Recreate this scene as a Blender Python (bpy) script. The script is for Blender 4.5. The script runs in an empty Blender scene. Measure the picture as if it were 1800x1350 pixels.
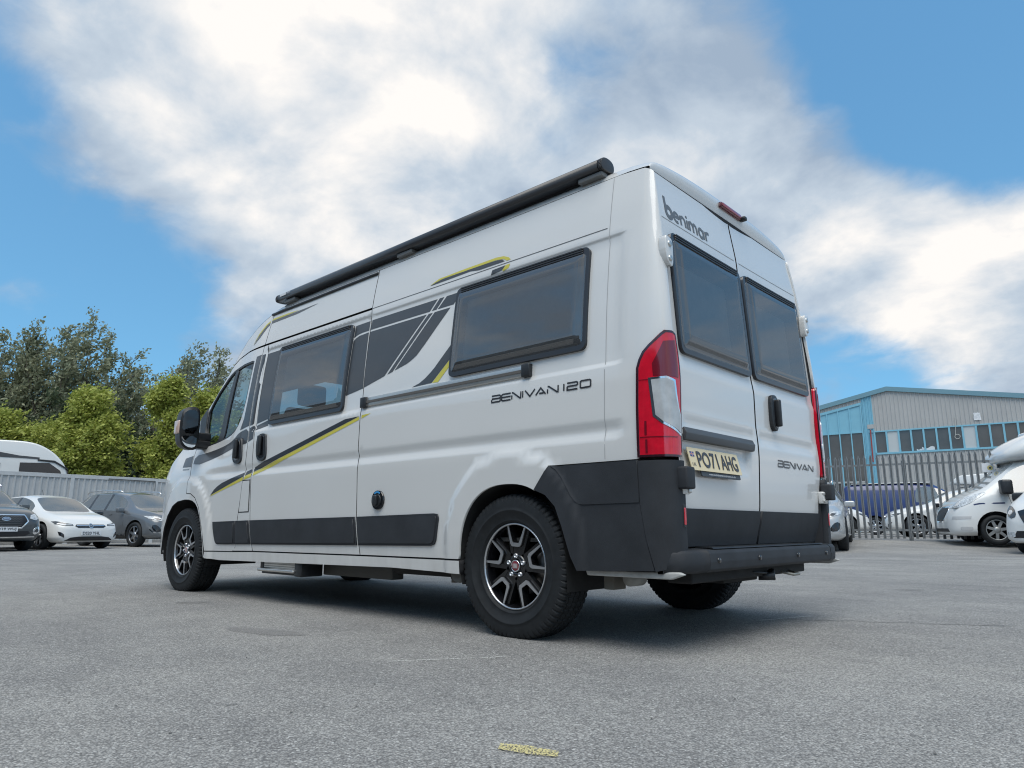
import bpy, bmesh, math, random
import numpy as np
from mathutils import Vector, Matrix
from mathutils.geometry import delaunay_2d_cdt
from mathutils.bvhtree import BVHTree
R = math.radians
random.seed(7); rng = np.random.default_rng(7)
SC = bpy.context.scene
COL = SC.collection

WORLD_STRENGTH = 1.0
SKYMUL = (.104, .163, .172)
BLOBS = [   # (direction, angular radius in degrees, more or less cloud)
    ((0.697, -0.455, 0.554), 17, 0.75),
    ((0.796, -0.290, 0.532), 11, 0.6),
    ((0.846, -0.231, 0.480), 8, 0.55),
    ((0.623, -0.597, 0.506), 10, 0.6),
    ((0.712, -0.545, 0.443), 9, 0.6),
    ((0.807, -0.416, 0.419), 10, 0.4),
    ((0.546, -0.570, 0.614), 9, 0.45),
    ((0.414, -0.756, 0.508), 11, 0.4),
    ((0.327, -0.842, 0.430), 10, 0.75),
    ((0.339, -0.728, 0.596), 14, 0.34),
    ((0.168, -0.928, 0.333), 9, 1),
    ((0.118, -0.957, 0.264), 8, 0.7),
    ((0.251, -0.906, 0.342), 9, 0.7),
    ((0.882, -0.406, 0.239), 6, 0.6),
    ((0.129, -0.974, 0.187), 6, 0.45),
    ((0.510, -0.723, 0.465), 9, 0.45),
    ((0.424, -0.671, 0.608), 9, 0.15),
    ((0.899, -0.276, 0.339), 9, 0.22),
    ((0.795, -0.479, 0.372), 8, 0.35),
    ((0.833, -0.125, 0.539), 4, 0.5),
    ((0.922, -0.223, 0.315), 13, -0.85),
    ((0.901, -0.174, 0.398), 8, -0.4),
    ((0.821, -0.187, 0.540), 8, -0.4),
    ((0.860, -0.131, 0.494), 6, -0.3),
    ((0.517, -0.653, 0.553), 6, -0.6),
    ((0.173, -0.831, 0.529), 11, -0.85),
    ((0.102, -0.889, 0.446), 9, -0.9),
    ((0.048, -0.856, 0.515), 9, -0.5),
    ((0.240, -0.945, 0.222), 8, -0.5),
    ((0.902, -0.322, 0.286), 9, -0.6),
]

# ------------------------------------------------------------------ camera
cam = bpy.data.objects.new('camera', bpy.data.cameras.new('camera'))
COL.objects.link(cam)
cam.location = (-2.572, 3.782, 0.553)
cam.rotation_euler = (R(90 + 11.505), 0, R(-47.316 - 90))
cam.data.sensor_width = 36; cam.data.lens = 24.79
cam.data.clip_start = 0.05; cam.data.clip_end = 5000
SC.camera = cam

# ------------------------------------------------------------------ light
SUN_EL, SUN_AZ = 64, 128            # degrees; azimuth measured from +x towards +y
sun = bpy.data.objects.new('sun', bpy.data.lights.new('sun', 'SUN'))
COL.objects.link(sun)
sun.data.energy = 2.3; sun.data.angle = R(50); sun.data.color = (1, .945, .87)
_d = Vector((math.cos(R(SUN_EL)) * math.cos(R(SUN_AZ)), math.cos(R(SUN_EL)) * math.sin(R(SUN_AZ)), math.sin(R(SUN_EL))))
sun.rotation_euler = _d.to_track_quat('Z', 'Y').to_euler()
sun.location = (0, 0, 30)
SC.view_settings.view_transform = 'Standard'; SC.view_settings.look = 'None'
SC.view_settings.gamma = 1; SC.view_settings.use_curve_mapping = False
SC.view_settings.exposure = 0.12
SC.cycles.filter_width = 1.1

# ------------------------------------------------------------------ sky
W = bpy.data.worlds.new('World'); SC.world = W; W.use_nodes = True
nt = W.node_tree; N = nt.nodes; LK = nt.links; N.clear()
def nd(t, **k):
    n = N.new(t)
    for a, b in k.items():
        setattr(n, a, b)
    return n
def math_(op, a, b=None, clamp=False):
    n = nd('ShaderNodeMath', operation=op, use_clamp=clamp)
    for i, v in enumerate((a, b)):
        if v is None: continue
        if isinstance(v, (int, float)): n.inputs[i].default_value = v
        else: LK.new(v, n.inputs[i])
    return n.outputs[0]
tc = nd('ShaderNodeTexCoord'); DIR = tc.outputs['Generated']
sky = nd('ShaderNodeTexSky', sky_type='NISHITA', sun_disc=False)
sky.sun_elevation = R(SUN_EL); sky.sun_rotation = R(90 - SUN_AZ)
sky.air_density = 1.4; sky.dust_density = 0.6; sky.ozone_density = 2.2
_s = nd('ShaderNodeSeparateXYZ'); LK.new(DIR, _s.inputs[0]); _c = nd('ShaderNodeCombineXYZ'); LK.new(_s.outputs[0], _c.inputs[0]); LK.new(_s.outputs[1], _c.inputs[1])
LK.new(math_('ADD', math_('MAXIMUM', _s.outputs[2], 0.0), .20), _c.inputs[2]); _n = nd('ShaderNodeVectorMath', operation='NORMALIZE'); LK.new(_c.outputs[0], _n.inputs[0]); LK.new(_n.outputs[0], sky.inputs[0])
skyc = nd('ShaderNodeVectorMath', operation='MULTIPLY'); LK.new(sky.outputs[0], skyc.inputs[0]); skyc.inputs[1].default_value = SKYMUL
sep = nd('ShaderNodeSeparateXYZ'); LK.new(DIR, sep.inputs[0])
zz = math_('ADD', math_('ABSOLUTE', sep.outputs[2]), 0.42)
proj = nd('ShaderNodeVectorMath', operation='DIVIDE'); LK.new(DIR, proj.inputs[0])
cz = nd('ShaderNodeCombineXYZ')
for i in range(3): LK.new(zz, cz.inputs[i])
LK.new(cz.outputs[0], proj.inputs[1])
def fbm(scale, detail, rough, dist, off):
    m = nd('ShaderNodeMapping'); LK.new(proj.outputs[0], m.inputs[0]); m.inputs['Location'].default_value = off
    n = nd('ShaderNodeTexNoise'); LK.new(m.outputs[0], n.inputs['Vector'])
    n.inputs['Scale'].default_value = scale; n.inputs['Detail'].default_value = detail
    n.inputs['Roughness'].default_value = rough; n.inputs['Distortion'].default_value = dist
    return n.outputs[0]
n1 = fbm(1.5, 10, .50, .35, (3.1, 1.7, 0)); n2 = fbm(3.6, 9, .55, .2, (7.7, 2.2, 4)); n3 = fbm(7.5, 8, .58, .3, (1.2, 5.2, 9))
dens = math_('ADD', math_('MULTIPLY', math_('SUBTRACT', n1, .5), 2.0), math_('MULTIPLY', math_('SUBTRACT', n3, .5), 1.25))
for (dx, dy, dz), sig, w in BLOBS:
    vm = nd('ShaderNodeVectorMath', operation='DOT_PRODUCT'); LK.new(DIR, vm.inputs[0]); vm.inputs[1].default_value = (dx, dy, dz)
    mr = nd('ShaderNodeMapRange', interpolation_type='SMOOTHSTEP')
    LK.new(vm.outputs['Value'], mr.inputs[0]); mr.inputs[1].default_value = math.cos(R(sig)); mr.inputs[2].default_value = 1.0
    mr.inputs[3].default_value = 0; mr.inputs[4].default_value = w * .68
    dens = math_('ADD', dens, mr.outputs[0])
low = nd('ShaderNodeMapRange', interpolation_type='SMOOTHSTEP'); LK.new(sep.outputs[2], low.inputs[0])      # thin haze towards the horizon
low.inputs[1].default_value = .16; low.inputs[2].default_value = -.02; low.inputs[3].default_value = 0; low.inputs[4].default_value = .30
dens = math_('ADD', math_('ADD', dens, low.outputs[0]), 0.26)
cover = nd('ShaderNodeMapRange', interpolation_type='SMOOTHSTEP'); LK.new(dens, cover.inputs[0])
cover.inputs[1].default_value = -.20; cover.inputs[2].default_value = .62
bright = math_('ADD', math_('ADD', math_('MULTIPLY', dens, .28), .10), math_('MULTIPLY', math_('SUBTRACT', n2, .5), 1.9))
cr = nd('ShaderNodeValToRGB'); LK.new(bright, cr.inputs[0])
e = cr.color_ramp.elements; e[0].position = 0.0; e[0].color = (.33, .42, .54, 1); e[1].position = .66; e[1].color = (.93, .90, .87, 1)
k = e.new(.30); k.color = (.515, .595, .685, 1)
mix = nd('ShaderNodeMix', data_type='RGBA'); LK.new(cover.outputs[0], mix.inputs[0]); LK.new(skyc.outputs[0], mix.inputs[6]); LK.new(cr.outputs[0], mix.inputs[7])
bg = nd('ShaderNodeBackground'); LK.new(mix.outputs[2], bg.inputs[0]); bg.inputs[1].default_value = WORLD_STRENGTH
out = nd('ShaderNodeOutputWorld'); LK.new(bg.outputs[0], out.inputs[0])

def smooth_table(xs,ys,lo,hi,sig,n=1500):
    g=np.linspace(lo,hi,n);v=np.interp(g,xs,ys);h=(hi-lo)/(n-1);m=max(1,int(3*sig/h))
    k=np.exp(-.5*(np.arange(-m,m+1)*h/sig)**2);k/=k.sum()
    e=np.concatenate([np.full(m,v[0]),v,np.full(m,v[-1])])
    return g,np.convolve(e,k,'valid')
def tab(xs,ys,lo,hi,sig):
    g,v=smooth_table(xs,ys,lo,hi,sig)
    return lambda q:np.interp(q,g,v)
sst=lambda a,b,x:(lambda t:t*t*(3-2*t))(np.clip((x-a)/(b-a),0,1))
YZ=tab([.2,.3,.5,.95,1.4,1.6,1.86,2.18,2.32,2.6],[.985,1.0,1.015,1.02,1.0,.985,.955,.905,.877,.82],.1,2.7,.05)
TU=tab([2.9,2.95,3.15,3.45,3.68,4.2,4.5,5.1],[0,0,.012,.055,.095,.135,.155,.21],2.5,5.1,.06)
TL=tab([3.9,4.2,4.5,4.7,4.85,4.95],[0,.006,.035,.075,.13,.19],3.0,5.1,.05)
def se(x,z,cx,cz,a,b,n):
    return (np.abs((x-cx)/a)**n+np.abs((z-cz)/b)**n)**(1/n)
def flare(x,z):
    r=se(x,np.maximum(z,.40),0,.36,.50,.59,2.3)
    f=.020*sst(1.04,.93,r)*(x<.7)*(x>-.75)
    r2=se(x,np.maximum(z,.40),4.03,.36,.58,.64,2.3)
    f=f+.022*sst(1.04,.93,r2)
    return f
def ys(x,z):
    x=np.asarray(x,float);z=np.asarray(z,float)
    w=sst(.98,1.42,z)
    y=YZ(z)-TU(x)*w-TL(x)*(1-w)
    rec=sst(1.318,1.352,z)*sst(2.034,2.012,z)*sst(-.745,-.675,x)*sst(2.885,2.868,x)
    y=y-.012*rec
    env=sst(-.76,-.66,x)*sst(3.78,3.35,x)
    g=np.where(z>1.012,sst(1.068,1.012,z),sst(.952,1.012,z))
    y=y-.014*env*g
    return y+flare(x,z)
XP=tab([.3,.95,1.3,1.58,1.86,2.18,2.4],[-.95,-.957,-.958,-.945,-.92,-.885,-.852],.1,2.6,.05)
DZ=tab([.3,.86,1.0,1.25,1.38,1.47,1.82,2.0,2.15,2.33,2.5],[.12,.12,.125,.128,.112,.092,.075,.057,.042,.023,.02],.1,2.6,.04)
def PS(s,z):
    s=np.asarray(s,float);z=np.asarray(z,float)
    c=-.80
    y0=ys(np.maximum(s,c),z)
    t=np.clip((c-s)/.20,0,1);a=t*np.pi/2
    D=DZ(z);t2=np.clip((-1.0-s)/.04,0,3)
    x=np.where(s>=c,s,c-(c-XP(z))*np.sin(a))
    y=np.where(s>=c,y0,y0-.82*D*(1-np.cos(a))-.18*D*t2)
    return np.stack([x,y,z+0*s],-1)
XD=tab([.3,.46,.646,.943,1.06,1.1,1.14,1.347,2.02,2.09,2.33],[-.86,-.878,-.911,-.928,-.924,-.917,-.92,-.922,-.883,-.88,-.844],.2,2.5,.03)
def PR(y,z):
    y=np.asarray(y,float);z=np.asarray(z,float)
    return np.stack([XD(z)-.008*np.abs(y/.85)**2,y+0*z,z+0*y],-1)


# ------------------------------------------------------------------ materials
MATS = {}
def mat(name, col, rough=.5, metal=0, spec=.5, coat=0, var=0, vscale=6, bump=0, bscale=200, vcol=None, trans=0, sheen=0):
    if name in MATS: return MATS[name]
    m = bpy.data.materials.new(name); m.use_nodes = True; t = m.node_tree
    p = t.nodes['Principled BSDF']
    p.inputs['Base Color'].default_value = (*col, 1); p.inputs['Roughness'].default_value = rough
    p.inputs['Metallic'].default_value = metal; p.inputs['Specular IOR Level'].default_value = spec
    p.inputs['Coat Weight'].default_value = coat; p.inputs['Coat Roughness'].default_value = .04
    co = t.nodes.new('ShaderNodeTexCoord')
    if var or vcol:
        n = t.nodes.new('ShaderNodeTexNoise'); n.inputs['Scale'].default_value = vscale; n.inputs['Detail'].default_value = 6
        n.inputs['Roughness'].default_value = .62
        t.links.new(co.outputs['Object'], n.inputs[0])
        r = t.nodes.new('ShaderNodeValToRGB'); t.links.new(n.outputs[0], r.inputs[0])
        a = np.array(col); b = np.array(vcol) if vcol else np.clip(a * (1 - var), 0, 1)
        c = a if vcol else np.clip(a * (1 + var), 0, 1)
        r.color_ramp.elements[0].color = (*b, 1); r.color_ramp.elements[1].color = (*c, 1)
        r.color_ramp.elements[0].position = .3; r.color_ramp.elements[1].position = .7
        t.links.new(r.outputs[0], p.inputs['Base Color'])
    if bump:
        n = t.nodes.new('ShaderNodeTexNoise'); n.inputs['Scale'].default_value = bscale; n.inputs['Detail'].default_value = 3
        t.links.new(co.outputs['Object'], n.inputs[0])
        b = t.nodes.new('ShaderNodeBump'); b.inputs['Strength'].default_value = bump; b.inputs['Distance'].default_value = .002
        t.links.new(n.outputs[0], b.inputs['Height']); t.links.new(b.outputs[0], p.inputs['Normal'])
    MATS[name] = m; return m
def glass(name, tint, ior=1.5, smoke=0, smokecol=(.2, .2, .2), rough=.0):
    if name in MATS: return MATS[name]
    m = bpy.data.materials.new(name); m.use_nodes = True; t = m.node_tree; t.nodes.clear()
    o = t.nodes.new('ShaderNodeOutputMaterial')
    tr = t.nodes.new('ShaderNodeBsdfTransparent'); tr.inputs[0].default_value = (*tint, 1)
    df = t.nodes.new('ShaderNodeBsdfDiffuse'); df.inputs[0].default_value = (*smokecol, 1)
    gl = t.nodes.new('ShaderNodeBsdfGlossy'); gl.inputs[1].default_value = rough
    fr = t.nodes.new('ShaderNodeFresnel'); fr.inputs[0].default_value = ior
    m1 = t.nodes.new('ShaderNodeMixShader'); m1.inputs[0].default_value = smoke
    t.links.new(tr.outputs[0], m1.inputs[1]); t.links.new(df.outputs[0], m1.inputs[2])
    m2 = t.nodes.new('ShaderNodeMixShader'); t.links.new(fr.outputs[0], m2.inputs[0])
    t.links.new(m1.outputs[0], m2.inputs[1]); t.links.new(gl.outputs[0], m2.inputs[2]); t.links.new(m2.outputs[0], o.inputs[0])
    MATS[name] = m; return m
WHITE = mat('white_paint', (.71, .705, .685), .30, coat=1.0, var=.012, vscale=1.4)
WHITE2 = mat('white_paint_cars', (.72, .72, .70), .3, coat=.7)
BLACK = mat('black_plastic', (.022, .024, .027), .42, var=.25, vscale=30, bump=.12, bscale=500)
CLAD = mat('textured_grey_plastic', (.028, .031, .036), .62, spec=.4, var=.22, vscale=5, bump=.35, bscale=420)
GLOSSB = mat('gloss_black', (.01, .01, .012), .12, coat=.6)
GAP = mat('seam_dark', (.015, .015, .017), .8)
UNDER = mat('underbody', (.018, .018, .018), .85, var=.5, vscale=8)
LINER = mat('cabin_liner', (.10, .10, .10), .8, var=.3)
BLIND = mat('pleated_blind', (.70, .70, .68), .8, var=.12, vscale=5)
FRAME = mat('window_frame_plastic', (.020, .021, .025), .30, coat=.3)
ALU = mat('brushed_aluminium', (.62, .61, .58), .32, metal=.85, var=.06, vscale=40)
SILVER = mat('machined_alloy', (.66, .67, .69), .28, metal=1)
CHROME = mat('chrome', (.85, .86, .87), .06, metal=1)
RUBBER = mat('tyre_rubber', (.016, .018, .020), .66, spec=.35, var=.35, vscale=14, bump=.2, bscale=160)
DECAL = mat('charcoal_decal', (.052, .056, .062), .40, coat=.35, var=.08)
DECALB = mat('black_decal', (.02, .02, .024), .35, coat=.4)
YELLOW = mat('yellow_decal', (.62, .55, .07), .4, coat=.35)
GREYL = mat('grey_letter', (.13, .135, .14), .4)
RED = mat('red_lens', (.62, .006, .025), .10, coat=1, var=.12, vscale=30)
REDD = mat('dark_red_lens', (.16, .004, .014), .12, coat=1)
CLEAR = mat('clear_lens', (.44, .46, .47), .10, coat=1, var=.22, vscale=9)
PLATE_Y = mat('yellow_plate', (.80, .66, .40), .35, coat=.2)
PLATE_W = mat('white_plate', (.72, .73, .74), .35)
PTXT = mat('plate_text', (.06, .065, .075), .5)
ACRYL = glass('tinted_acrylic', (.56, .56, .56), 2.25, .22, (.24, .245, .25))
CABGL = glass('cab_glass', (.62, .70, .66), 1.6)
CARGL = glass('car_glass', (.34, .37, .37), 2.6, .30, (.34, .38, .39))  # pale diffuse part stands in for sky reflection and dirt on the glass

def road_film(m):
    """thin brownish road film, thickest low down behind the wheels"""
    t = m.node_tree; L = t.links; p = t.nodes['Principled BSDF']; src = p.inputs['Base Color'].links[0].from_socket
    co = t.nodes.new('ShaderNodeTexCoord').outputs['Object']; sx = t.nodes.new('ShaderNodeSeparateXYZ'); L.new(co, sx.inputs[0])
    g = t.nodes.new('ShaderNodeMapRange'); g.interpolation_type = 'SMOOTHSTEP'; L.new(sx.outputs[2], g.inputs[0]); g.inputs[1].default_value = .75; g.inputs[2].default_value = .28
    mp = t.nodes.new('ShaderNodeMapping'); mp.inputs['Scale'].default_value = (5, 5, 1.2); L.new(co, mp.inputs[0]); n = t.nodes.new('ShaderNodeTexNoise'); n.inputs['Scale'].default_value = 1.6; n.inputs['Detail'].default_value = 8; n.inputs['Roughness'].default_value = .68; L.new(mp.outputs[0], n.inputs[0])
    r = t.nodes.new('ShaderNodeMapRange'); L.new(n.outputs[0], r.inputs[0]); r.inputs[1].default_value = .38; r.inputs[2].default_value = .75; r.inputs[3].default_value = .05; r.inputs[4].default_value = .30
    k = t.nodes.new('ShaderNodeMath'); k.operation = 'MULTIPLY'; L.new(g.outputs[0], k.inputs[0]); L.new(r.outputs[0], k.inputs[1])
    x = t.nodes.new('ShaderNodeMix'); x.data_type = 'RGBA'; L.new(k.outputs[0], x.inputs[0]); L.new(src, x.inputs[6]); x.inputs[7].default_value = (.36, .345, .315, 1); L.new(x.outputs[2], p.inputs['Base Color'])
road_film(WHITE)
# ------------------------------------------------------------------ mesh helpers
def mesh(name, v, f, m, parent=None, smooth=False, mirror=False):
    v = np.asarray(v, float).reshape(-1, 3)
    if mirror:
        v = v * np.array([1, -1, 1]); f = [tuple(reversed(q)) for q in f]
    me = bpy.data.meshes.new(name); me.from_pydata(v.tolist(), [], [tuple(int(i) for i in q) for q in f])
    for mm in (m if isinstance(m, (list, tuple)) else [m]): me.materials.append(mm)
    if smooth: me.polygons.foreach_set('use_smooth', [True] * len(me.polygons))
    me.update()
    o = bpy.data.objects.new(name, me); COL.objects.link(o)
    if parent: o.parent = parent
    return o
def join(*parts):
    V, F = [], []; n = 0
    for v, f in parts:
        v = np.asarray(v, float).reshape(-1, 3); V.append(v); F += [tuple(i + n for i in q) for q in f]; n += len(v)
    return np.concatenate(V), F
def xf(p, M):
    v, f = p; v = np.asarray(v, float).reshape(-1, 3); M = np.array(M)
    return v @ M[:3, :3].T + M[:3, 3], f
def bm_out(bm):
    bm.verts.index_update(); v = [tuple(q.co) for q in bm.verts]; f = [tuple(x.index for x in q.verts) for q in bm.faces]; bm.free(); return v, f
def box(x0, x1, y0, y1, z0, z1, b=0, seg=2):
    bm = bmesh.new(); bmesh.ops.create_cube(bm, size=1)
    for q in bm.verts:
        q.co = ((x0 + x1) / 2 + q.co.x * (x1 - x0), (y0 + y1) / 2 + q.co.y * (y1 - y0), (z0 + z1) / 2 + q.co.z * (z1 - z0))
    if b: bmesh.ops.bevel(bm, geom=bm.edges[:], offset=b, segments=seg, affect='EDGES', profile=.6)
    return bm_out(bm)
def prism(poly, a, b, axes='xzy', bev=0, seg=2):
    """poly in (first,second) axes, extruded a..b along the third"""
    ix = ['xyz'.index(c) for c in axes]
    bm = bmesh.new(); vs = []
    for p in poly:
        c = [0, 0, 0]; c[ix[0]], c[ix[1]], c[ix[2]] = p[0], p[1], a; vs.append(bm.verts.new(c))
    fc = bm.faces.new(vs); r = bmesh.ops.extrude_face_region(bm, geom=[fc])
    for q in r['geom']:
        if isinstance(q, bmesh.types.BMVert): q.co[ix[2]] = b
    bmesh.ops.recalc_face_normals(bm, faces=bm.faces[:])
    if bev: bmesh.ops.bevel(bm, geom=bm.edges[:], offset=bev, segments=seg, affect='EDGES', profile=.6)
    return bm_out(bm)
def tube(path, r, n=8, closed=False):
    path = [np.array(p, float) for p in path]; V, F = [], []; m = len(path)
    for i, p in enumerate(path):
        t = path[min(i + 1, m - 1)] - path[max(i - 1, 0)]; t /= np.linalg.norm(t) + 1e-9
        a = np.cross(t, [0, 0, 1]) if abs(t[2]) < .9 else np.cross(t, [1, 0, 0]); a /= np.linalg.norm(a); b = np.cross(t, a)
        rr = r[i] if isinstance(r, (list, tuple, np.ndarray)) else r
        for k in range(n):
            q = 2 * math.pi * k / n; V.append(p + rr * (math.cos(q) * a + math.sin(q) * b))
    for i in range(m - 1):
        for k in range(n):
            F.append((i * n + k, i * n + (k + 1) % n, (i + 1) * n + (k + 1) % n, (i + 1) * n + k))
    F.append(tuple(range(n))[::-1]); F.append(tuple(range((m - 1) * n, m * n)))
    return np.array(V), F
def lathe(prof, n=48, axis='y', cap=False):
    """prof: list of (radius, axial)"""
    V, F = [], []; m = len(prof)
    for i in range(n):
        a = 2 * math.pi * i / n
        for r, h in prof:
            c, s = r * math.cos(a), r * math.sin(a)
            V.append((c, h, s) if axis == 'y' else (h, c, s) if axis == 'x' else (c, s, h))
    for i in range(n):
        j = (i + 1) % n
        for k in range(m - 1): F.append((i * m + k, i * m + k + 1, j * m + k + 1, j * m + k))
    return np.array(V), F
def grid_faces(nu, nv):
    return [(i * nv + j, (i + 1) * nv + j, (i + 1) * nv + j + 1, i * nv + j + 1) for i in range(nu - 1) for j in range(nv - 1)]
def empty(name, loc=(0, 0, 0), rz=0, label=None, cat=None, group=None):
    o = bpy.data.objects.new(name, None); COL.objects.link(o); o.location = loc; o.rotation_euler = (0, 0, rz); o.empty_display_size = .2
    return tag(o, label, cat, group)
def tag(o, label=None, cat=None, group=None, kind=None):
    if label: o['label'] = label
    if cat: o['category'] = cat
    if group: o['group'] = group
    if kind: o['kind'] = kind
    return o
def copy_tree(o, parent=None):
    c = o.copy(); COL.objects.link(c); c.parent = parent
    for ch in list(o.children): copy_tree(ch, c)
    return c

# ------------------------------------------------------------------ draped panels
def pip(p, poly):
    p = np.asarray(p, float); poly = np.asarray(poly, float); x, y = p[:, 0], p[:, 1]; ins = np.zeros(len(p), bool)
    a = poly; b = np.roll(poly, -1, 0)
    for (x1, y1), (x2, y2) in zip(a, b):
        if y1 == y2: continue
        c = ((y1 > y) != (y2 > y)) & (x < (x2 - x1) * (y - y1) / (y2 - y1) + x1); ins ^= c
    return ins
def area(poly):
    p = np.asarray(poly, float); q = np.roll(p, -1, 0); return .5 * np.sum(p[:, 0] * q[:, 1] - q[:, 0] * p[:, 1])
def densify(poly, st):
    out = []; p = np.asarray(poly, float)
    for a, b in zip(p, np.roll(p, -1, 0)):
        n = max(1, int(math.ceil(np.linalg.norm(b - a) / st)))
        for i in range(n): out.append(a + (b - a) * i / n)
    return np.array(out)
def inset(poly, g):
    if not g: return np.asarray(poly, float)
    p = np.asarray(poly, float)
    if area(p) < 0: p = p[::-1]
    a = p - np.roll(p, 1, 0); b = np.roll(p, -1, 0) - p
    na = np.stack([-a[:, 1], a[:, 0]], 1); nb = np.stack([-b[:, 1], b[:, 0]], 1)
    na /= np.linalg.norm(na, axis=1)[:, None] + 1e-12; nb /= np.linalg.norm(nb, axis=1)[:, None] + 1e-12
    m = na + nb; m /= np.maximum((m * m).sum(1), .35)[:, None] / 2
    return p + m * g
def chaikin(poly, n=2, closed=True):
    p = np.asarray(poly, float)
    for _ in range(n):
        q = np.roll(p, -1, 0); o = np.empty((2 * len(p), 2)); o[0::2] = .75 * p + .25 * q; o[1::2] = .25 * p + .75 * q
        p = o if closed else np.concatenate([p[:1], o[:-2], p[-1:]])
    return p
def rrect(x0, x1, z0, z1, r, n=5):
    if x0 > x1: x0, x1 = x1, x0
    o = []
    for cx, cz, a in ((x1 - r, z1 - r, 0), (x0 + r, z1 - r, 90), (x0 + r, z0 + r, 180), (x1 - r, z0 + r, 270)):
        for i in range(n + 1):
            t = R(a + 90 * i / n); o.append((cx + r * math.cos(t), cz + r * math.sin(t)))
    return o
def offs(surf, a, b, off):
    p = surf(a, b); e = 4e-3
    du = surf(a + e, b) - surf(a - e, b); dv = surf(a, b + e) - surf(a, b - e)
    n = np.cross(du, dv); n /= np.linalg.norm(n, axis=-1)[..., None] + 1e-12
    return p, n
def drape(name, poly, surf, m, parent=None, holes=(), off=0, rim=.015, step=.05, rows=(), cols=(), gap=0, mirror=False, sgn=1, bev=0, smooth=True):
    """a sheet cut to poly (2-D), laid on surf(a,b); sgn makes the normal point outwards"""
    poly = inset(poly, gap); out = densify(poly, step); hl = [densify(h, step) for h in holes]
    lo, hi = out.min(0), out.max(0)
    gx = np.arange(lo[0] + step / 2, hi[0], step); gz = np.arange(lo[1] + step / 2, hi[1], step)
    pts = [np.stack(np.meshgrid(gx, gz), -1).reshape(-1, 2)]
    for z in rows:
        if lo[1] < z < hi[1]: pts.append(np.stack([np.arange(lo[0], hi[0], step), 0 * np.arange(lo[0], hi[0], step) + z], 1))
    for x in cols:
        if lo[0] < x < hi[0]: pts.append(np.stack([0 * np.arange(lo[1], hi[1], step) + x, np.arange(lo[1], hi[1], step)], 1))
    if rows and len(pts[0]):
        d = np.min(np.abs(pts[0][:, 1][:, None] - np.array(rows)[None]), 1); pts[0] = pts[0][d > step * .25]
    pts = np.concatenate(pts)
    pts = pts[pip(pts, out)] if len(pts) else pts
    for h in hl:
        if len(pts): pts = pts[~pip(pts, h)]
    bd = np.concatenate([out] + hl)
    if len(pts):
        keep = np.ones(len(pts), bool)
        for i in range(0, len(pts), 2000):
            dd = ((pts[i:i + 2000, None] - bd[None]) ** 2).sum(-1).min(1); keep[i:i + 2000] = dd > (step * .33) ** 2
        pts = pts[keep]
    allp = np.concatenate([bd, pts]) if len(pts) else bd
    ed = []; n0 = 0
    for loop in [out] + hl:
        k = len(loop); ed += [(n0 + i, n0 + (i + 1) % k) for i in range(k)]; n0 += k
    r = delaunay_2d_cdt([Vector(q) for q in allp.tolist()], ed, [], 0, 1e-6)
    v2 = np.array([tuple(q) for q in r[0]]); tri = [tuple(t) for t in r[2]]
    cen = np.array([v2[list(t)].mean(0) for t in tri]); ok = pip(cen, out)
    for h in hl: ok &= ~pip(cen, h)
    tri = [t for t, o in zip(tri, ok) if o]
    p, n = offs(surf, v2[:, 0], v2[:, 1], 0); n = n * sgn
    V = p + n * off
    t0 = np.array([np.cross(V[t[1]] - V[t[0]], V[t[2]] - V[t[0]]) @ n[t[0]] for t in tri])
    tri = [t if q > 0 else t[::-1] for t, q in zip(tri, t0)]
    T3 = V[np.array(tri)]; ar = np.linalg.norm(np.cross(T3[:, 1] - T3[:, 0], T3[:, 2] - T3[:, 0]), axis=1)
    lg = np.max(np.stack([np.linalg.norm(T3[:, k] - T3[:, (k + 1) % 3], axis=1) for k in range(3)]), 0)
    tri = [t for t, a_, l_ in zip(tri, ar, lg) if a_ / (l_ + 1e-12) > 1.5e-4]          # drop slivers on straight edges
    ne = {}
    for t in tri:
        for i in range(3): ne[(t[i], t[(i + 1) % 3])] = 1
    be = [e_ for e_ in ne if (e_[1], e_[0]) not in ne]
    F = list(tri); V = list(V); NV = list(n)
    if rim:
        top_, bot_, rn = {}, {}, {}
        for a, b in be:
            w_ = np.cross(p[b] - p[a], n[a])
            for q in (a, b): rn[q] = rn.get(q, 0) + w_ / (np.linalg.norm(w_) + 1e-12)
        for q, w_ in rn.items():
            w_ = w_ / (np.linalg.norm(w_) + 1e-12); top_[q] = len(V); V.append(p[q] + n[q] * off); NV.append(w_ * .8 + n[q] * .6); bot_[q] = len(V); V.append(p[q] + n[q] * (off - rim)); NV.append(w_)
        for a, b in be: F.append((top_[b], top_[a], bot_[a], bot_[b]))
    o = mesh(name, np.array(V), F, [m, WHITE if name == 'rear_quarter_panel' else GAP] if m is WHITE else m, parent, smooth, mirror)  # edges of white panels coloured dark to stand for shade in the gaps
    if m is WHITE and rim: o.data.polygons.foreach_set('material_index', [0] * len(tri) + [1] * (len(F) - len(tri)))
    if smooth:
        NV = np.array(NV); NV = NV / (np.linalg.norm(NV, axis=1)[:, None] + 1e-12)
        if mirror: NV = NV * np.array([1, -1, 1])
        o.data.normals_split_custom_set_from_vertices(NV.tolist())
    return o
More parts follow.
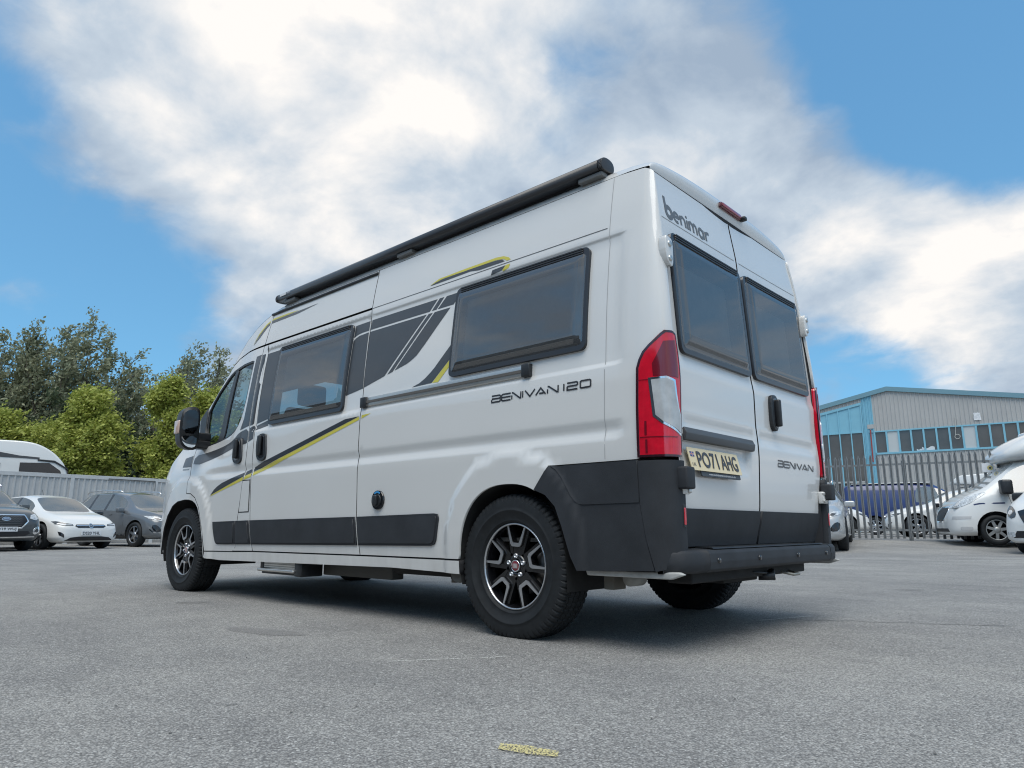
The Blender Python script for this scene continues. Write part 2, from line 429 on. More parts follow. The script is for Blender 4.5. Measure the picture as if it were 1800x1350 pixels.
def ribbon(path, w):
    """2-D polyline -> list of quads (2-D points) with mitred joints"""
    p = np.asarray(path, float); n = len(p); L, Rr_ = [], []
    closed = np.linalg.norm(p[0] - p[-1]) < 1e-9
    for i in range(n):
        a = p[i] - p[i - 1] if i > 0 else (p[0] - p[-2] if closed else p[1] - p[0])
        b = p[i + 1] - p[i] if i < n - 1 else (p[1] - p[0] if closed else p[-1] - p[-2])
        a = a / (np.linalg.norm(a) + 1e-12); b = b / (np.linalg.norm(b) + 1e-12)
        na, nb = np.array([-a[1], a[0]]), np.array([-b[1], b[0]]); m = na + nb; m = m / max(m @ m, .5) * 2
        L.append(p[i] + m * w / 2); Rr_.append(p[i] - m * w / 2)
    V = np.array(L + Rr_); return V, [(i, i + 1, n + i + 1, n + i) for i in range(n - 1)]
def strokes(name, paths, w, surf, m, parent, off=.002, sgn=1, mirror=False):
    """paths in (a,b) coords of surf -> lettering mesh"""
    parts = []
    for i, q in enumerate(paths):
        v, f = ribbon(q, w); p, n = offs(surf, v[:, 0], v[:, 1], 0); parts.append((p + n * sgn * (off + .00006 * i), f))
    v, f = join(*parts)
    # orient outward
    return mesh(name, v, f, m, parent, False, mirror)
def text2d(s, size=1.0):
    cu = bpy.data.curves.new('lettering', 'FONT'); cu.body = s; cu.size = size; cu.resolution_u = 3
    o = bpy.data.objects.new('lettering', cu); COL.objects.link(o)
    dg = bpy.context.evaluated_depsgraph_get(); me = o.evaluated_get(dg).to_mesh()
    v = np.array([tuple(q.co) for q in me.vertices]); f = [tuple(q.vertices) for q in me.polygons]
    o.evaluated_get(dg).to_mesh_clear(); bpy.data.objects.remove(o); bpy.data.curves.remove(cu)
    v = v[:, :2]; v -= v.min(0); return v, f
def text_on(name, s, org, ux, uz, wid, hgt, m, parent, bold=0):
    """flat text: org = lower left corner, ux/uz unit vectors, scaled to wid x hgt"""
    v, f = text2d(s); v = v / v.max(0) * np.array([wid, hgt]); org, ux, uz = (np.array(q, float) for q in (org, ux, uz))
    P_ = org + v[:, :1] * ux + v[:, 1:] * uz
    parts = [(P_, f)]
    if bold:
        nrm = np.cross(ux, uz)
        for i, (a, b) in enumerate(((bold, 0), (-bold, 0), (0, bold), (0, -bold))):
            parts.append((P_ + a * ux + b * uz + nrm * .0003 * (i + 1), f))
    v, f = join(*parts); return mesh(name, v, f, m, parent)

# the yard: metres to the right of (u) and away from (d) the spot where the photographer stood
F2 = np.array([.6780, -.7351]); R2 = np.array([-.7351, -.6780]); C2 = np.array([-2.572, 3.782])
def rise(u, d):
    return .27 * sst(4.5, 9.5, u) * sst(14.5, 20.5, d)
def yard(u, d, z=None):
    q = C2 + u * R2 + d * F2; return (q[0], q[1], float(rise(u, d)) if z is None else z)
YAW = math.atan2(F2[1], F2[0])
def heading(deg):
    """0 = facing away from the camera, 90 = facing image left, 180 = facing the camera, -90 = facing image right"""
    return YAW + R(deg)


# ================================================================== the camper van
VAN = empty('camper_van', (0, 0, 0), 0, 'large white high-roof camper van with charcoal and yellow stripes, parked in the foreground', 'camper van')
def sedom(cx, cz, a, b, n, t0, t1, k=26):
    o = []
    for t in np.linspace(R(t0), R(t1), k):
        c, s = math.cos(t), math.sin(t)
        o.append((cx + a * np.sign(c) * abs(c) ** (2 / n), cz + b * np.sign(s) * abs(s) ** (2 / n)))
    return o
ROWS = (.952, .972, .992, 1.012, 1.03, 1.049, 1.068, 1.318, 1.329, 1.341, 1.352, 2.012, 2.023, 2.034)
ARCH = sedom(0, .36, .365, .415, 2.4, 0, 118)
seamR = [(1.425, 2.385), (1.418, 2.078), (1.400, 1.6), (1.386, 1.2), (1.37, .80), (1.366, .62), (1.345, .5), (1.322, .378)]
lampL = [(-.808, .865), (-.806, 1.10), (-.808, 1.285), (-.818, 1.325), (-.834, 1.362), (-.858, 1.392), (-.886, 1.418), (-.915, 1.444), (-.94, 1.459), (-.985, 1.459), (-1.035, 1.448)]
quarter = ([(.372, .378), (.366, .40)] + ARCH[1:] + [(-.285, .857), (-.808, .857)] + lampL + [(-1.04, 1.6), (-1.04, 2.0), (-1.04, 2.305),
           (-1.0, 2.332), (-.92, 2.352), (-.83, 2.372), (-.66, 2.385)] + seamR)
W2 = rrect(-.495, .497, 1.455, 1.98, .03)
W1 = rrect(1.62, 2.625, 1.375, 1.975, .03)
seamF = [(2.868, 2.073), (2.858, 1.7), (2.850, 1.33), (2.825, 1.0), (2.81, .75), (2.79, .58), (2.757, .43), (2.737, .372)]
slide = [(a, b) for a, b in seamR[1:-1]] ; slide[0] = (1.418, 2.073)
slide = [(1.322, .378)] + slide[::-1] + seamF
bpil = [(2.868, 2.073)] + seamF[1:] + [(3.07, .366), (3.025, .40), (3.022, .52), (2.992, .70), (2.952, .935), (2.940, 1.02), (2.944, 1.25), (2.946, 1.7), (2.945, 2.073)]
doorrear = [(2.945, 2.073), (2.946, 1.7), (2.944, 1.25), (2.940, 1.02), (2.952, .935), (2.992, .70), (3.022, .52), (3.025, .40), (3.04, .375), (3.08, .362), (3.54, .357)]
doorfront = [(3.552, .40), (3.585, .516), (3.689, .725), (3.777, .811), (3.87, .849), (3.960, .853), (3.965, 1.0), (4.017, 1.088), (4.13, 1.25), (4.245, 1.57)]
doortop = [(4.08, 1.662), (3.965, 1.745), (3.845, 1.852), (3.68, 1.992), (3.63, 2.025), (3.5, 2.057), (3.25, 2.078)]
door = doorrear + doorfront + doortop
DG = [(3.08, 1.962), (3.083, 1.81), (3.091, 1.62), (3.11, 1.53), (3.145, 1.45), (3.19, 1.40), (3.245, 1.362), (3.32, 1.335), (3.41, 1.318), (3.6, 1.302), (3.97, 1.274), (4.04, 1.457), (4.055, 1.63), (4.0, 1.70), (3.888, 1.80), (3.729, 1.908), (3.66, 1.94), (3.59, 1.96), (3.32, 1.977), (3.12, 1.972)]
fender = [(3.535, .30), (3.552, .343), (3.585, .516), (3.689, .725), (3.777, .811), (3.87, .849), (3.960, .853), (3.965, 1.0), (4.017, 1.088), (4.13, 1.25), (4.245, 1.57), (4.40, 1.455), (4.56, 1.31), (4.68, 1.2), (4.76, 1.08), (4.84, .95), (4.90, .79), (4.93, .62), (4.92, .45), (4.88, .33), (4.58, .30), (4.53, .42), (4.485, .54), (4.40, .66), (4.28, .745), (4.15, .785), (3.985, .798), (3.90, .795), (3.825, .783), (3.76, .757), (3.713, .72), (3.665, .65), (3.625, .57), (3.585, .45), (3.563, .30)]
UPF = [(1.425, 2.385), (1.418, 2.084), (2.935, 2.084), (2.925, 2.20), (2.905, 2.376), (2.6, 2.385)]
CABTOP = [(2.905, 2.376), (2.925, 2.20), (2.937, 2.084), (3.25, 2.084), (3.5, 2.062), (3.63, 2.030), (3.682, 2.0), (3.55, 2.11), (3.38, 2.22), (3.2, 2.295), (3.05, 2.34)]
sill = [(.366, .30), (.366, .374), (1.32, .374), (2.74, .368), (3.06, .36), (3.53, .353), (3.535, .297), (3.3, .288), (1.0, .312)]
kw = dict(sgn=-1, rows=ROWS, gap=.0036)
for mir in (False, True):
    L_ = not mir
    q = drape('rear_quarter_panel', quarter, PS, WHITE, VAN, holes=[W2], mirror=mir, **kw)
    sd = drape('sliding_door' if L_ else 'side_panel', slide, PS, WHITE, VAN, holes=[W1], mirror=mir, **kw)
    bp = drape('centre_pillar', bpil, PS, WHITE, VAN, mirror=mir, step=.04, **kw)
    fd = drape('front_door', door, PS, WHITE, VAN, holes=[DG], mirror=mir, step=.04, **kw)
    fw = drape('front_wing', fender, PS, WHITE, VAN, mirror=mir, step=.035, **kw)
    drape('roof_side_panel', UPF, PS, WHITE, VAN, mirror=mir, **kw)
    drape('cab_roof_panel', CABTOP, PS, WHITE, VAN, mirror=mir, step=.04, **kw)
    si = drape('sill', sill, PS, WHITE, VAN, mirror=mir, sgn=-1, off=.004, gap=.0015, step=.03, rim=.05)
    if L_: LEFT = dict(q=q, sd=sd, bp=bp, fd=fd, fw=fw)
    else: RIGHT = dict(q=q, sd=sd, bp=bp, fd=fd, fw=fw)
    # dark backing behind the seams
    for pg in ([(1.44, .36), (1.30, .36), (1.35, 2.385), (1.45, 2.385)], [(2.72, .36), (3.10, .36), (2.96, 2.08), (2.83, 2.08)], [(2.99, 2.06), (2.86, 2.06), (2.86, 2.38), (2.96, 2.38)],
               [(3.5, .86), (3.5, .9), (4.0, 1.0), (4.2, 1.25), (4.25, 1.2), (4.05, .8), (3.85, .79)], [(.38, .36), (.38, .40), (3.5, .40), (3.5, .34)],
               [(1.40, 2.06), (1.40, 2.10), (3.4, 2.10), (3.4, 2.05)]):
        drape('seam_backing', pg, PS, GAP, VAN, off=-.014, rim=0, sgn=-1, mirror=mir, step=.08)
    # wheel housings
    for cx, a, b, pn in ((0, .375, .425, q), (4.03, .50, .445, fw)):
        arc = sedom(cx, .36, a, b, 2.4, -12, 192, 30)
        yo = ys(np.array([p_[0] for p_ in arc]), np.array([p_[1] for p_ in arc]))
        V = [(x, y - .012, z) for (x, z), y in zip(arc, yo)] + [(x, .55, z) for x, z in arc]
        n = len(arc); V.append((cx, .55, .5)); F = [(i, i + 1, n + i + 1, n + i) for i in range(n - 1)] + [(n + i, n + i + 1, 2 * n) for i in range(n - 1)]
        mesh('wheel_housing', V, F, UNDER, VAN, True, mir)
    # cab glass: seal, panes, divider
    drape('window_seal', DG, PS, BLACK, fd, holes=[inset(DG, .016)], off=-.002, rim=.02, sgn=-1, mirror=mir, step=.03)
    drape('window_pane', inset(DG, .012), PS, CABGL, fd, off=-.012, rim=0, sgn=-1, mirror=mir, step=.06)
    drape('window_divider', [(3.47, 1.962), (3.545, 1.955), (3.70, 1.30), (3.545, 1.306)], PS, BLACK, fd, off=-.004, rim=.02, sgn=-1, mirror=mir)
    drape('mirror_mount', [(3.96, 1.278), (4.04, 1.46), (4.06, 1.63), (4.07, 1.66), (4.20, 1.58), (4.14, 1.28)], PS, BLACK, fd, off=.012, rim=.03, sgn=-1, mirror=mir)
    # lower cladding strips, with a softened upper edge
    for pn, pg in ((fd, [(3.43, .60), (3.035, .606), (3.03, .42), (3.32, .416), (3.35, .422), (3.372, .44), (3.39, .475), (3.415, .54)]), (bp, [(3.018, .606), (2.812, .609), (2.768, .424), (3.016, .42)]),
                   (sd, [(2.79, .609), (1.378, .622), (1.35, .44), (2.748, .424)]), (q, [(1.356, .622), (.60, .634), (.562, .63), (.552, .605), (.575, .48), (.59, .458), (.62, .449), (1.33, .44)])):
        drape('cladding_strip', pg, PS, CLAD, pn, off=.009, rim=.012, sgn=-1, mirror=mir, step=.04)
        drape('cladding_face', inset(pg, .014), PS, CLAD, pn, off=.016, rim=.010, sgn=-1, mirror=mir, step=.04)
    # rear corner cladding
    side_c = [(-.198, .741), (-.288, .852), (-.40, .856), (-.808, .856), (-.812, .66), (-.83, .50), (-.855, .365), (-.455, .352), (-.42, .42), (-.375, .56), (-.335, .655), (-.275, .712)]
    rc = drape('rear_corner_cladding', side_c, PS, CLAD, VAN, off=.012, rim=.035, sgn=-1, mirror=mir, step=.035, gap=.001)
    drape('raised_panel', [(-.302, .850), (-.806, .852), (-.810, .664), (-.500, .661), (-.468, .664), (-.445, .676), (-.425, .700), (-.40, .742), (-.37, .79), (-.335, .83)], PS, CLAD, rc, off=.0165, rim=.007, sgn=-1, mirror=mir, step=.035)
    rear_c = [(-.808, .852), (-.812, .66), (-.83, .50), (-.857, .362), (-1.02, .40), (-1.055, .45), (-1.055, .852)]
    bc = drape('bumper_corner', rear_c, PS, CLAD, VAN, off=.014, rim=.04, sgn=-1, mirror=mir, step=.03, gap=.001)
    drape('fog_lamp_bezel', rrect(-1.040, -1.004, .555, .655, .006), PS, BLACK, bc, off=.017, rim=.01, sgn=-1, mirror=mir, step=.03)
    drape('fog_lamp', rrect(-1.034, -1.008, .565, .640, .005), PS, RED, bc, off=.020, rim=.006, sgn=-1, mirror=mir, step=.03)
    v, f = box(-1.012, -.945, .868, .945, .722, .822, .010)
    mesh('bumper_buffer', v, f, CLAD, bc, True, mir)
    # tail lamp
    L2 = lampL + [(-1.038, 1.2), (-1.038, .865)]
    tl = drape('tail_lamp', L2, PS, RED, VAN, off=.010, rim=.03, sgn=-1, mirror=mir, step=.02, gap=.002)
    ins = inset(L2, .016)
    drape('lamp_border', L2, PS, mat('smoked_lens', (.035, .006, .012), .12, coat=1), tl, holes=[inset(L2, .011)], off=.0115, rim=.01, sgn=-1, mirror=mir, step=.02, gap=.001)
    drape('dark_segment', [(-.875, 1.24), (-.872, 1.30), (-.925, 1.405), (-1.0, 1.412), (-1.0, 1.235)], PS, REDD, tl, off=.012, rim=0, sgn=-1, mirror=mir, step=.02)
    cl = [(-.855, 1.232), (-.93, 1.238), (-.975, 1.222), (-.985, 1.15), (-1.0, 1.09), (-1.022, 1.06), (-1.026, .962), (-1.0, .968), (-.955, .992), (-.905, 1.018), (-.872, 1.05)]
    drape('reflector_surround', cl, PS, CHROME, tl, off=.0125, rim=.004, sgn=-1, mirror=mir, step=.02)
    drape('clear_segment', inset(cl, .011), PS, CLEAR, tl, off=.0145, rim=.002, sgn=-1, mirror=mir, step=.015)
    for z in (1.226, .958):
        drape('lens_joint', [(-.815, z), (-.86, z), (-.86, z - .003), (-.815, z - .003)] if z > 1 else [(-.822, z), (-.985, z), (-.985, z - .004), (-.822, z - .004)], PS, REDD, tl, off=.0125, rim=0, sgn=-1, mirror=mir, step=.03)
    for s0, z0, z1 in ((-.842, .885, .945), (-.84, .966, 1.03)):
        drape('lens_rib', [(s0, z0), (s0 - .008, z0), (s0 - .008, z1), (s0, z1)], PS, REDD, tl, off=.0128, rim=0, sgn=-1, mirror=mir, step=.03)
    # inner lining
    drape('wall_lining', [(-.78, .90), (-.78, 2.33), (2.9, 2.33), (2.9, .90)], PS, LINER, VAN, holes=[inset(W2, -.01), inset(W1, -.01)], off=-.045, rim=0, sgn=-1, mirror=mir, step=.2)

for mir in (False, True):
    drape('roof_seam', [(-.61, 2.0755), (-.61, 2.0805), (1.41, 2.0805), (1.41, 2.0755)], PS, mat('seam_grey', (.10, .105, .11), .6), VAN, off=.0012, rim=0, sgn=-1, mirror=mir, step=.1)
    drape('panel_joint', [(-.6235, .87), (-.6265, .87), (-.6265, 2.375), (-.6235, 2.375)], PS, mat('joint_grey', (.38, .385, .385), .5), VAN, off=.0012, rim=0, sgn=-1, mirror=mir, step=.05)
    drape('wing_badge', [(4.20, 1.078), (4.06, 1.074), (4.055, 1.086), (4.205, 1.090)], PS, mat('badge_grey', (.35, .36, .36), .3, metal=.5), VAN, off=.003, rim=.003, sgn=-1, mirror=mir, step=.05)
# ---------------- side windows
def hab_window(par, hole, surf, mir, open_to=None, dark=None, wb=.045):
    h = np.array(hole); x0, z0 = h.min(0); x1, z1 = h.max(0)
    out_ = rrect(x0 - .014, x1 + .014, z0 - .022, z1 + .022, .035)
    drape('window_frame', out_, surf, FRAME, par, holes=[rrect(x0 + .012, x1 - .012, z0 + .012, z1 - .01, .03)], off=.020, rim=.026, sgn=-1, mirror=mir, step=.06)
    for i, zt in enumerate((z1 + .014, z1 + .003, z1 - .009)):
        drape('hinge_rail', [(x0 + .03, zt - .0035), (x1 - .03, zt - .0035), (x1 - .03, zt + .0035), (x0 + .03, zt + .0035)], surf, BLACK, par, off=.030 - .002 * i, rim=.01, sgn=-1, mirror=mir, step=.1)
    def bulge(a, b):
        p, n = offs(surf, a, b, 0)
        m = np.clip(np.minimum(np.minimum(a - x0, x1 - a), np.minimum(b - z0, z1 - b)), 0, .06) / .06
        return p - n * (.020 + .016 * (m * m * (3 - 2 * m)))[..., None]
    drape('window_pane', rrect(x0 + .004, x1 - .004, z0 + .004, z1 - .014, .03), bulge, ACRYL, par, off=0, rim=.006, sgn=-1, mirror=mir, step=.022)
    drape('blind_cassette', rrect(x0 - .0, x1 + .0, z0 - .0, z1 + .0, .02), surf, mat('cassette_grey', (.035, .036, .04), .5), par, holes=[rrect(x0 + wb, x1 - wb, z0 + wb + .015, z1 - wb, .02)], off=-.022, rim=.02, sgn=-1, mirror=mir, step=.06)
    zb = z0 if open_to is None else open_to
    drape('blind', [(x0 + .01, zb), (x1 - .01, zb), (x1 - .01, z1 - .01), (x0 + .01, z1 - .01)], surf, BLIND, par, off=-.032, rim=0, sgn=-1, mirror=mir, step=.2)
hab_window(LEFT['q'], W2, PS, False, 1.50)
hab_window(LEFT['sd'], W1, PS, False, 1.62)
hab_window(RIGHT['q'], W2, PS, True, 1.9)
hab_window(RIGHT['sd'], W1, PS, True, 1.9)

# ---------------- roof, windscreen, bonnet and nose: one loft over the side borders
BORD = [(-.835, 2.372), (-.80, 2.377), (-.72, 2.383), (-.5, 2.385), (0, 2.385), (.7, 2.385), (1.4, 2.385), (2.1, 2.385), (2.6, 2.385), (2.905, 2.376), (3.05, 2.34), (3.2, 2.295), (3.38, 2.22), (3.55, 2.11), (3.682, 2.0),
        (3.845, 1.852), (3.965, 1.745), (4.08, 1.662), (4.245, 1.57), (4.40, 1.455), (4.56, 1.31), (4.62, 1.262), (4.68, 1.2), (4.76, 1.08), (4.84, .95), (4.90, .79), (4.93, .62), (4.92, .45), (4.88, .33)]
CR = [.085, .098, .112, .128, .134, .138, .138, .134, .128, .122, .12, .115, .10, .085, .06, .05, .045, .04, .035, .03, .02, .025, .03, .03, .015, 0, 0, 0, 0]
BX = [0] * 11 + [.03, .07, .12, .16, .19, .20, .20, .20, .20, .20, .17, .15, .13, .12, .115, .11, .11, .11]
TAU = np.array([1, .996, .991, .985, .977, .967, .955, .94, .92, .89, .85, .8] + np.linspace(.74, 0, 12).tolist()); TAU = np.concatenate([-TAU, TAU[-2::-1]])
def loft(name, k0, k1, m, sub=4):
    ks = np.linspace(k0, k1, (k1 - k0) * sub + 1); idx = np.arange(len(BORD)); b = np.array(BORD)
    x = np.interp(ks, idx, b[:, 0]); z = np.interp(ks, idx, b[:, 1]); c = np.interp(ks, idx, CR); bx = np.interp(ks, idx, BX)
    y = ys(x, z); t = np.abs(TAU)
    V = np.stack([x[:, None] + bx[:, None] * (1 - t ** 2.2)[None], y[:, None] * TAU[None], z[:, None] + (c * .42)[:, None] * (1 - t ** 34)[None] + (c * .58)[:, None] * (1 - t ** 3)[None]], -1)
    return mesh(name, V.reshape(-1, 3), [q[::-1] for q in grid_faces(len(ks), len(TAU))], m, VAN, True), V
roof, RV = loft('roof', 0, 14, WHITE)
ws, _ = loft('windscreen', 14, 20, CABGL)
bon, _ = loft('bonnet', 20, 24, WHITE)
nose, _ = loft('front_bumper', 24, 28, WHITE)
# roof strips that run the length (pressed swages)
for yy in (-.5, -.17, .17, .5):
    v, f = box(-.5, 2.8, yy - .03, yy + .03, 2.50, 2.527, .01); mesh('roof_swage', v, f, WHITE, roof, True)
# rear header between roof arch and door tops
top = RV[0]; yy = top[:, 1]; rows_ = []
for k, (dx, g) in enumerate(((0, 0), (-.012, .06), (-.020, .22), (-.022, .45), (-.014, .75), (-.004, 1.0))):
    zb = 2.349 + .006 * (1 - (yy / .86) ** 2)
    rows_.append(np.stack([top[:, 0] + dx * (1 - .6 * (np.abs(yy) / .86) ** 4), yy, top[:, 2] * (1 - g) + zb * g], -1))
mesh('roof_header', np.array(rows_).reshape(-1, 3), grid_faces(len(rows_), len(yy)), WHITE, roof, True)
v, f = box(-.846, -.80, -.83, .83, 2.322, 2.352, 0); mesh('header_gap', v, f, GAP, VAN)
hb = prism(rrect(-.135, .135, -.017, .017, .015), 0, .028, 'yzx', .006)
v, f = xf(hb, Matrix.Translation((-.872, 0, 2.412))); brk = mesh('high_brake_lamp', v, f, REDD, VAN, True)
v, f = xf(prism(rrect(-.125, .125, -.011, .011, .01), 0, .008, 'yzx', .003), Matrix.Translation((-.878, 0, 2.413))); mesh('brake_lens', v, f, mat('brake_lens', (.30, .012, .03), .15, coat=1), brk, True)
v, f = box(-.893, -.85, -.175, -.137, 2.398, 2.424, .009); mesh('reversing_camera', v, f, BLACK, VAN, True)

# ---------------- rear doors
def yd(z): return YZ(z) - DZ(z) + .001
RROWS = (.646, .655, .795, .82, .845, .87, .895, .92, .94, .955, .97, .985, 1.0, 1.03, 1.045, 1.06, 1.08, 1.1, 1.12, 1.14, 1.35, 2.07, 2.078, 2.084, 2.092, 2.10)
RECESS = False
def PRd(y, z):
    p = PR(y, z); z = np.asarray(z, float); ay = np.abs(np.asarray(y, float))
    fade = sst(.86, .80, ay) * sst(.012, .05, ay)
    p[..., 0] += .012 * fade * np.where(z > 1.035, sst(1.10, 1.035, z), sst(.985, 1.035, z))     # swage line
    p[..., 0] -= .010 * sst(1.36, 1.30, z) * sst(.46, .6, z)
    if RECESS: p[..., 0] += .026 * sst(.795, .93, z) * sst(.985, .955, z) * sst(.105, .135, ay) * sst(.865, .845, ay)   # plate recess, left door only
    return p
for sg in (1, -1):
    mir = sg < 0
    zs = [.462, .7, .9, 1.2, 1.45, 1.7, 1.9, 2.1, 2.25, 2.345]
    edge = [(float(yd(z)) if z > .86 else .855, z) for z in zs]
    RECESS = sg > 0
    dp = [(.004, .462)] + edge + [(.004, 2.352)]
    WR = rrect(.035, .80, 1.40, 1.985, .03)
    rd = drape('rear_door', dp, PRd, WHITE, VAN, holes=[WR], gap=.004, rows=RROWS, cols=(.105, .115, .125, .135), sgn=-1, mirror=mir, step=.04)
    RECESS = False
    drape('door_lining', [(.02, .48), (.02, 2.33), (.80, 2.33), (.80, .48)], PRd, LINER, rd, holes=[inset(WR, -.005)], off=-.05, rim=0, sgn=-1, mirror=mir, step=.3)
    hab_window(rd, WR, PRd, mir, 1.475 if not mir else 1.46, wb=.10)
    drape('door_cladding', [(.012, .468), (.845, .468), (.845, .640), (.012, .640)], PRd, CLAD, rd, off=.012, rim=.02, sgn=-1, mirror=mir, step=.08)
    drape('crease_shade_line', [(.03, 2.0825), (.85, 2.0825), (.85, 2.0865), (.03, 2.0865)], PRd, mat('crease_shade_grey', (.30, .31, .315), .5), rd, off=.0012, rim=0, sgn=-1, mirror=mir, step=.1)  # flat grey strip painted in for the shade along the pressed crease
    for z0 in (1.805,):
        hp = chaikin([(.85, z0), (.88, z0 - .012), (.922, z0 + .03), (.922, z0 + .15), (.885, z0 + .14), (.85, z0 + .135)], 2)
        v, f = prism([(a, b) for a, b in hp], -.945, -.905, 'yzx', .006)
        hg = mesh('door_hinge', v, f, WHITE, VAN, True, mir)
        for zc in (z0 + .03, z0 + .105):
            v, f = xf(lathe([(.001, -.951), (.014, -.951), (.016, -.946), (.016, -.93)], 16, 'x'), Matrix.Translation((0, .885, zc))); mesh('hinge_pin', v, f, ALU, hg, True, mir)
    v, f = box(-.972, -.935, .845, .915, .70, .775, .008); hg = mesh('door_hinge', v, f, WHITE, VAN, True, mir)
    for zc in (.715, .76): v, f = box(-.978, -.96, .845, .87, zc - .008, zc + .008, .003); mesh('hinge_pin', v, f, ALU, hg, True, mir)
    if sg > 0: RDL = rd
    else: RDR = rd
# dark strip behind the seams between the doors and beside them
v, f = box(-.86, -.83, -.9, .9, .44, 2.33); 
mesh('seam_backing', [(-.855 + .0, y, z) for y in (-.03, .03) for z in (.46, 1.38)] + [(-.815, y, 2.34) for y in (-.03, .03)], [(0, 1, 3, 2), (1, 4, 5, 3)], GAP, VAN)
for s_ in (1, -1):
    V = []
    for z in np.linspace(.45, 2.34, 14): e_ = float(yd(z)) if z > .86 else .855; V += [(float(XP(z)) + .05, s_ * (e_ - .03), z), (float(XP(z)) + .012, s_ * (e_ + .01), z)]
    mesh('seam_backing', V, [(2 * i, 2 * i + 1, 2 * i + 3, 2 * i + 2) for i in range(13)], GAP, VAN)
# number plate, plate light bar, handle
bar = [(0, 0), (.012, .008), (.026, -.02), (.020, -.052), (.004, -.056)]
V, F = prism([(-.938 - a, 1.008 + b) for a, b in bar], .098, .842, 'xzy', .003); mesh('plate_light_bar', V, F, mat('bar_grey', (.075, .08, .085), .45), RDL, True)
PT = Matrix.Translation((-.953, .812, .812)) @ Matrix.Rotation(R(14), 4, 'Y')
PTn = np.array(PT)
def plate_pt(a, b, o): return PTn[:3, :3] @ np.array([-o, -a, b]) + PTn[:3, 3]
def flat(name, poly, o0, o1, m, par):
    n = len(poly); V = [plate_pt(a, b, o0) for a, b in poly] + [plate_pt(a, b, o1) for a, b in poly]
    return mesh(name, V, [tuple(range(n, 2 * n)), tuple(range(n))[::-1]] + [(i, (i + 1) % n, n + (i + 1) % n, n + i) for i in range(n)], m, par)
flat('plate_surround', rrect(.09, .50, -.024, .03, .008), .004, .010, mat('surround_grey', (.05, .055, .06), .5), RDL)
npl = flat('number_plate', rrect(0, .52, 0, .111, .006), .012, .016, PLATE_Y, RDL)
ux, uz = PTn[:3, :3] @ np.array([0, -1, 0]), PTn[:3, :3] @ np.array([0, 0, 1])
text_on('plate_lettering', 'PO71', plate_pt(.075, .018, .0175), ux, uz, .205, .076, PTXT, RDL, .0022)
text_on('plate_lettering', 'AHG', plate_pt(.312, .018, .0175), ux, uz, .178, .076, PTXT, RDL, .0022)
text_on('surround_lettering', 'www.southdownsmotorhomes.co.uk', plate_pt(.16, -.018, .0115), ux, uz, .28, .011, PLATE_W, RDL)
text_on('country_code', 'UK', plate_pt(.014, .020, .0175), ux, uz, .034, .016, PTXT, RDL)
BLUE = mat('flag_blue', (.03, .05, .22), .4); REDP = mat('flag_red', (.4, .02, .04), .4)
flat('flag', rrect(.015, .052, .066, .090, .002), .0165, .0172, BLUE, RDL)
for a0, a1, b0, b1, mm, o in ((.015, .052, .0745, .0815, PLATE_W, .0174), (.030, .037, .066, .090, PLATE_W, .0175), (.015, .052, .0765, .0795, REDP, .0177), (.032, .035, .066, .090, REDP, .0178)):
    flat('flag_cross', [(a0, b0), (a1, b0), (a1, b1), (a0, b1)], o, o + .0002, mm, RDL)
hp = chaikin([(-.185, 1.135), (-.185, 1.29), (-.215, 1.312), (-.262, 1.312), (-.285, 1.285), (-.285, 1.165), (-.258, 1.10), (-.215, 1.098)], 2)
v, f = prism([tuple(q) for q in hp], -.953, -.928, 'yzx', .007); hnd = mesh('rear_door_handle', v, f, BLACK, RDR, True)
v, f = prism([tuple(q) for q in inset(hp, .018)], -.9555, -.951, 'yzx', .002); mesh('handle_recess', v, f, GLOSSB, RDR, True)
v, f = box(-.982, -.948, -.262, -.232, 1.125, 1.285, .011); mesh('handle_grip', v, f, BLACK, RDR, True)
# ---------------- rear bumper
bp_ = [(-.90, .356), (-.985, .352), (-1.008, .366), (-1.012, .40), (-1.008, .438), (-.995, .452), (-.955, .456), (-.89, .458)]
v, f = prism(bp_, -.77, .77, 'xzy', .004); bump = mesh('rear_bumper', v, f, CLAD, VAN, True)
for s_ in (1, -1):
    V = []; secs = [(.774, 0), (.86, .006), (.93, .028), (.972, .062), (.995, .11)]
    for y, dx in secs: V += [(x + (dx if x < -.93 else 0) * 1.0, s_ * y, z) for x, z in bp_]
    n = len(bp_); F = [(i * n + j, i * n + (j + 1) % n, (i + 1) * n + (j + 1) % n, (i + 1) * n + j) for i in range(len(secs) - 1) for j in range(n)] + [tuple(range(n)), tuple(range(4 * n, 5 * n))[::-1]]
    if s_ > 0: F = [q[::-1] for q in F]
    o = mesh('bumper_end', V, F, CLAD, bump, True)
for y in (.69, .25, -.25, -.69):
    v, f = xf(lathe([(.001, -.006), (.011, -.006), (.013, 0)], 16, 'x'), Matrix.Translation((-1.0125, y, .405))); mesh('parking_sensor', v, f, GLOSSB, bump, True)
v, f = prism([(-.897, .4585), (-.955, .4600), (-.994, .4565), (-.985, .4625), (-.9, .4640)], -.70, .70, 'xzy'); mesh('step_tread', v, f, BLACK, bump)
# below the corners
for s_ in (1, -1):
    v, f = prism([(-.47, .354), (-.97, .362), (-.995, .352), (-.93, .330), (-.48, .330)], s_ * .955, s_ * .985, 'xzy', .006); mesh('chassis_flange', v, f, mat('flange', (.45, .45, .43), .6, var=.25, vscale=12), VAN, True)
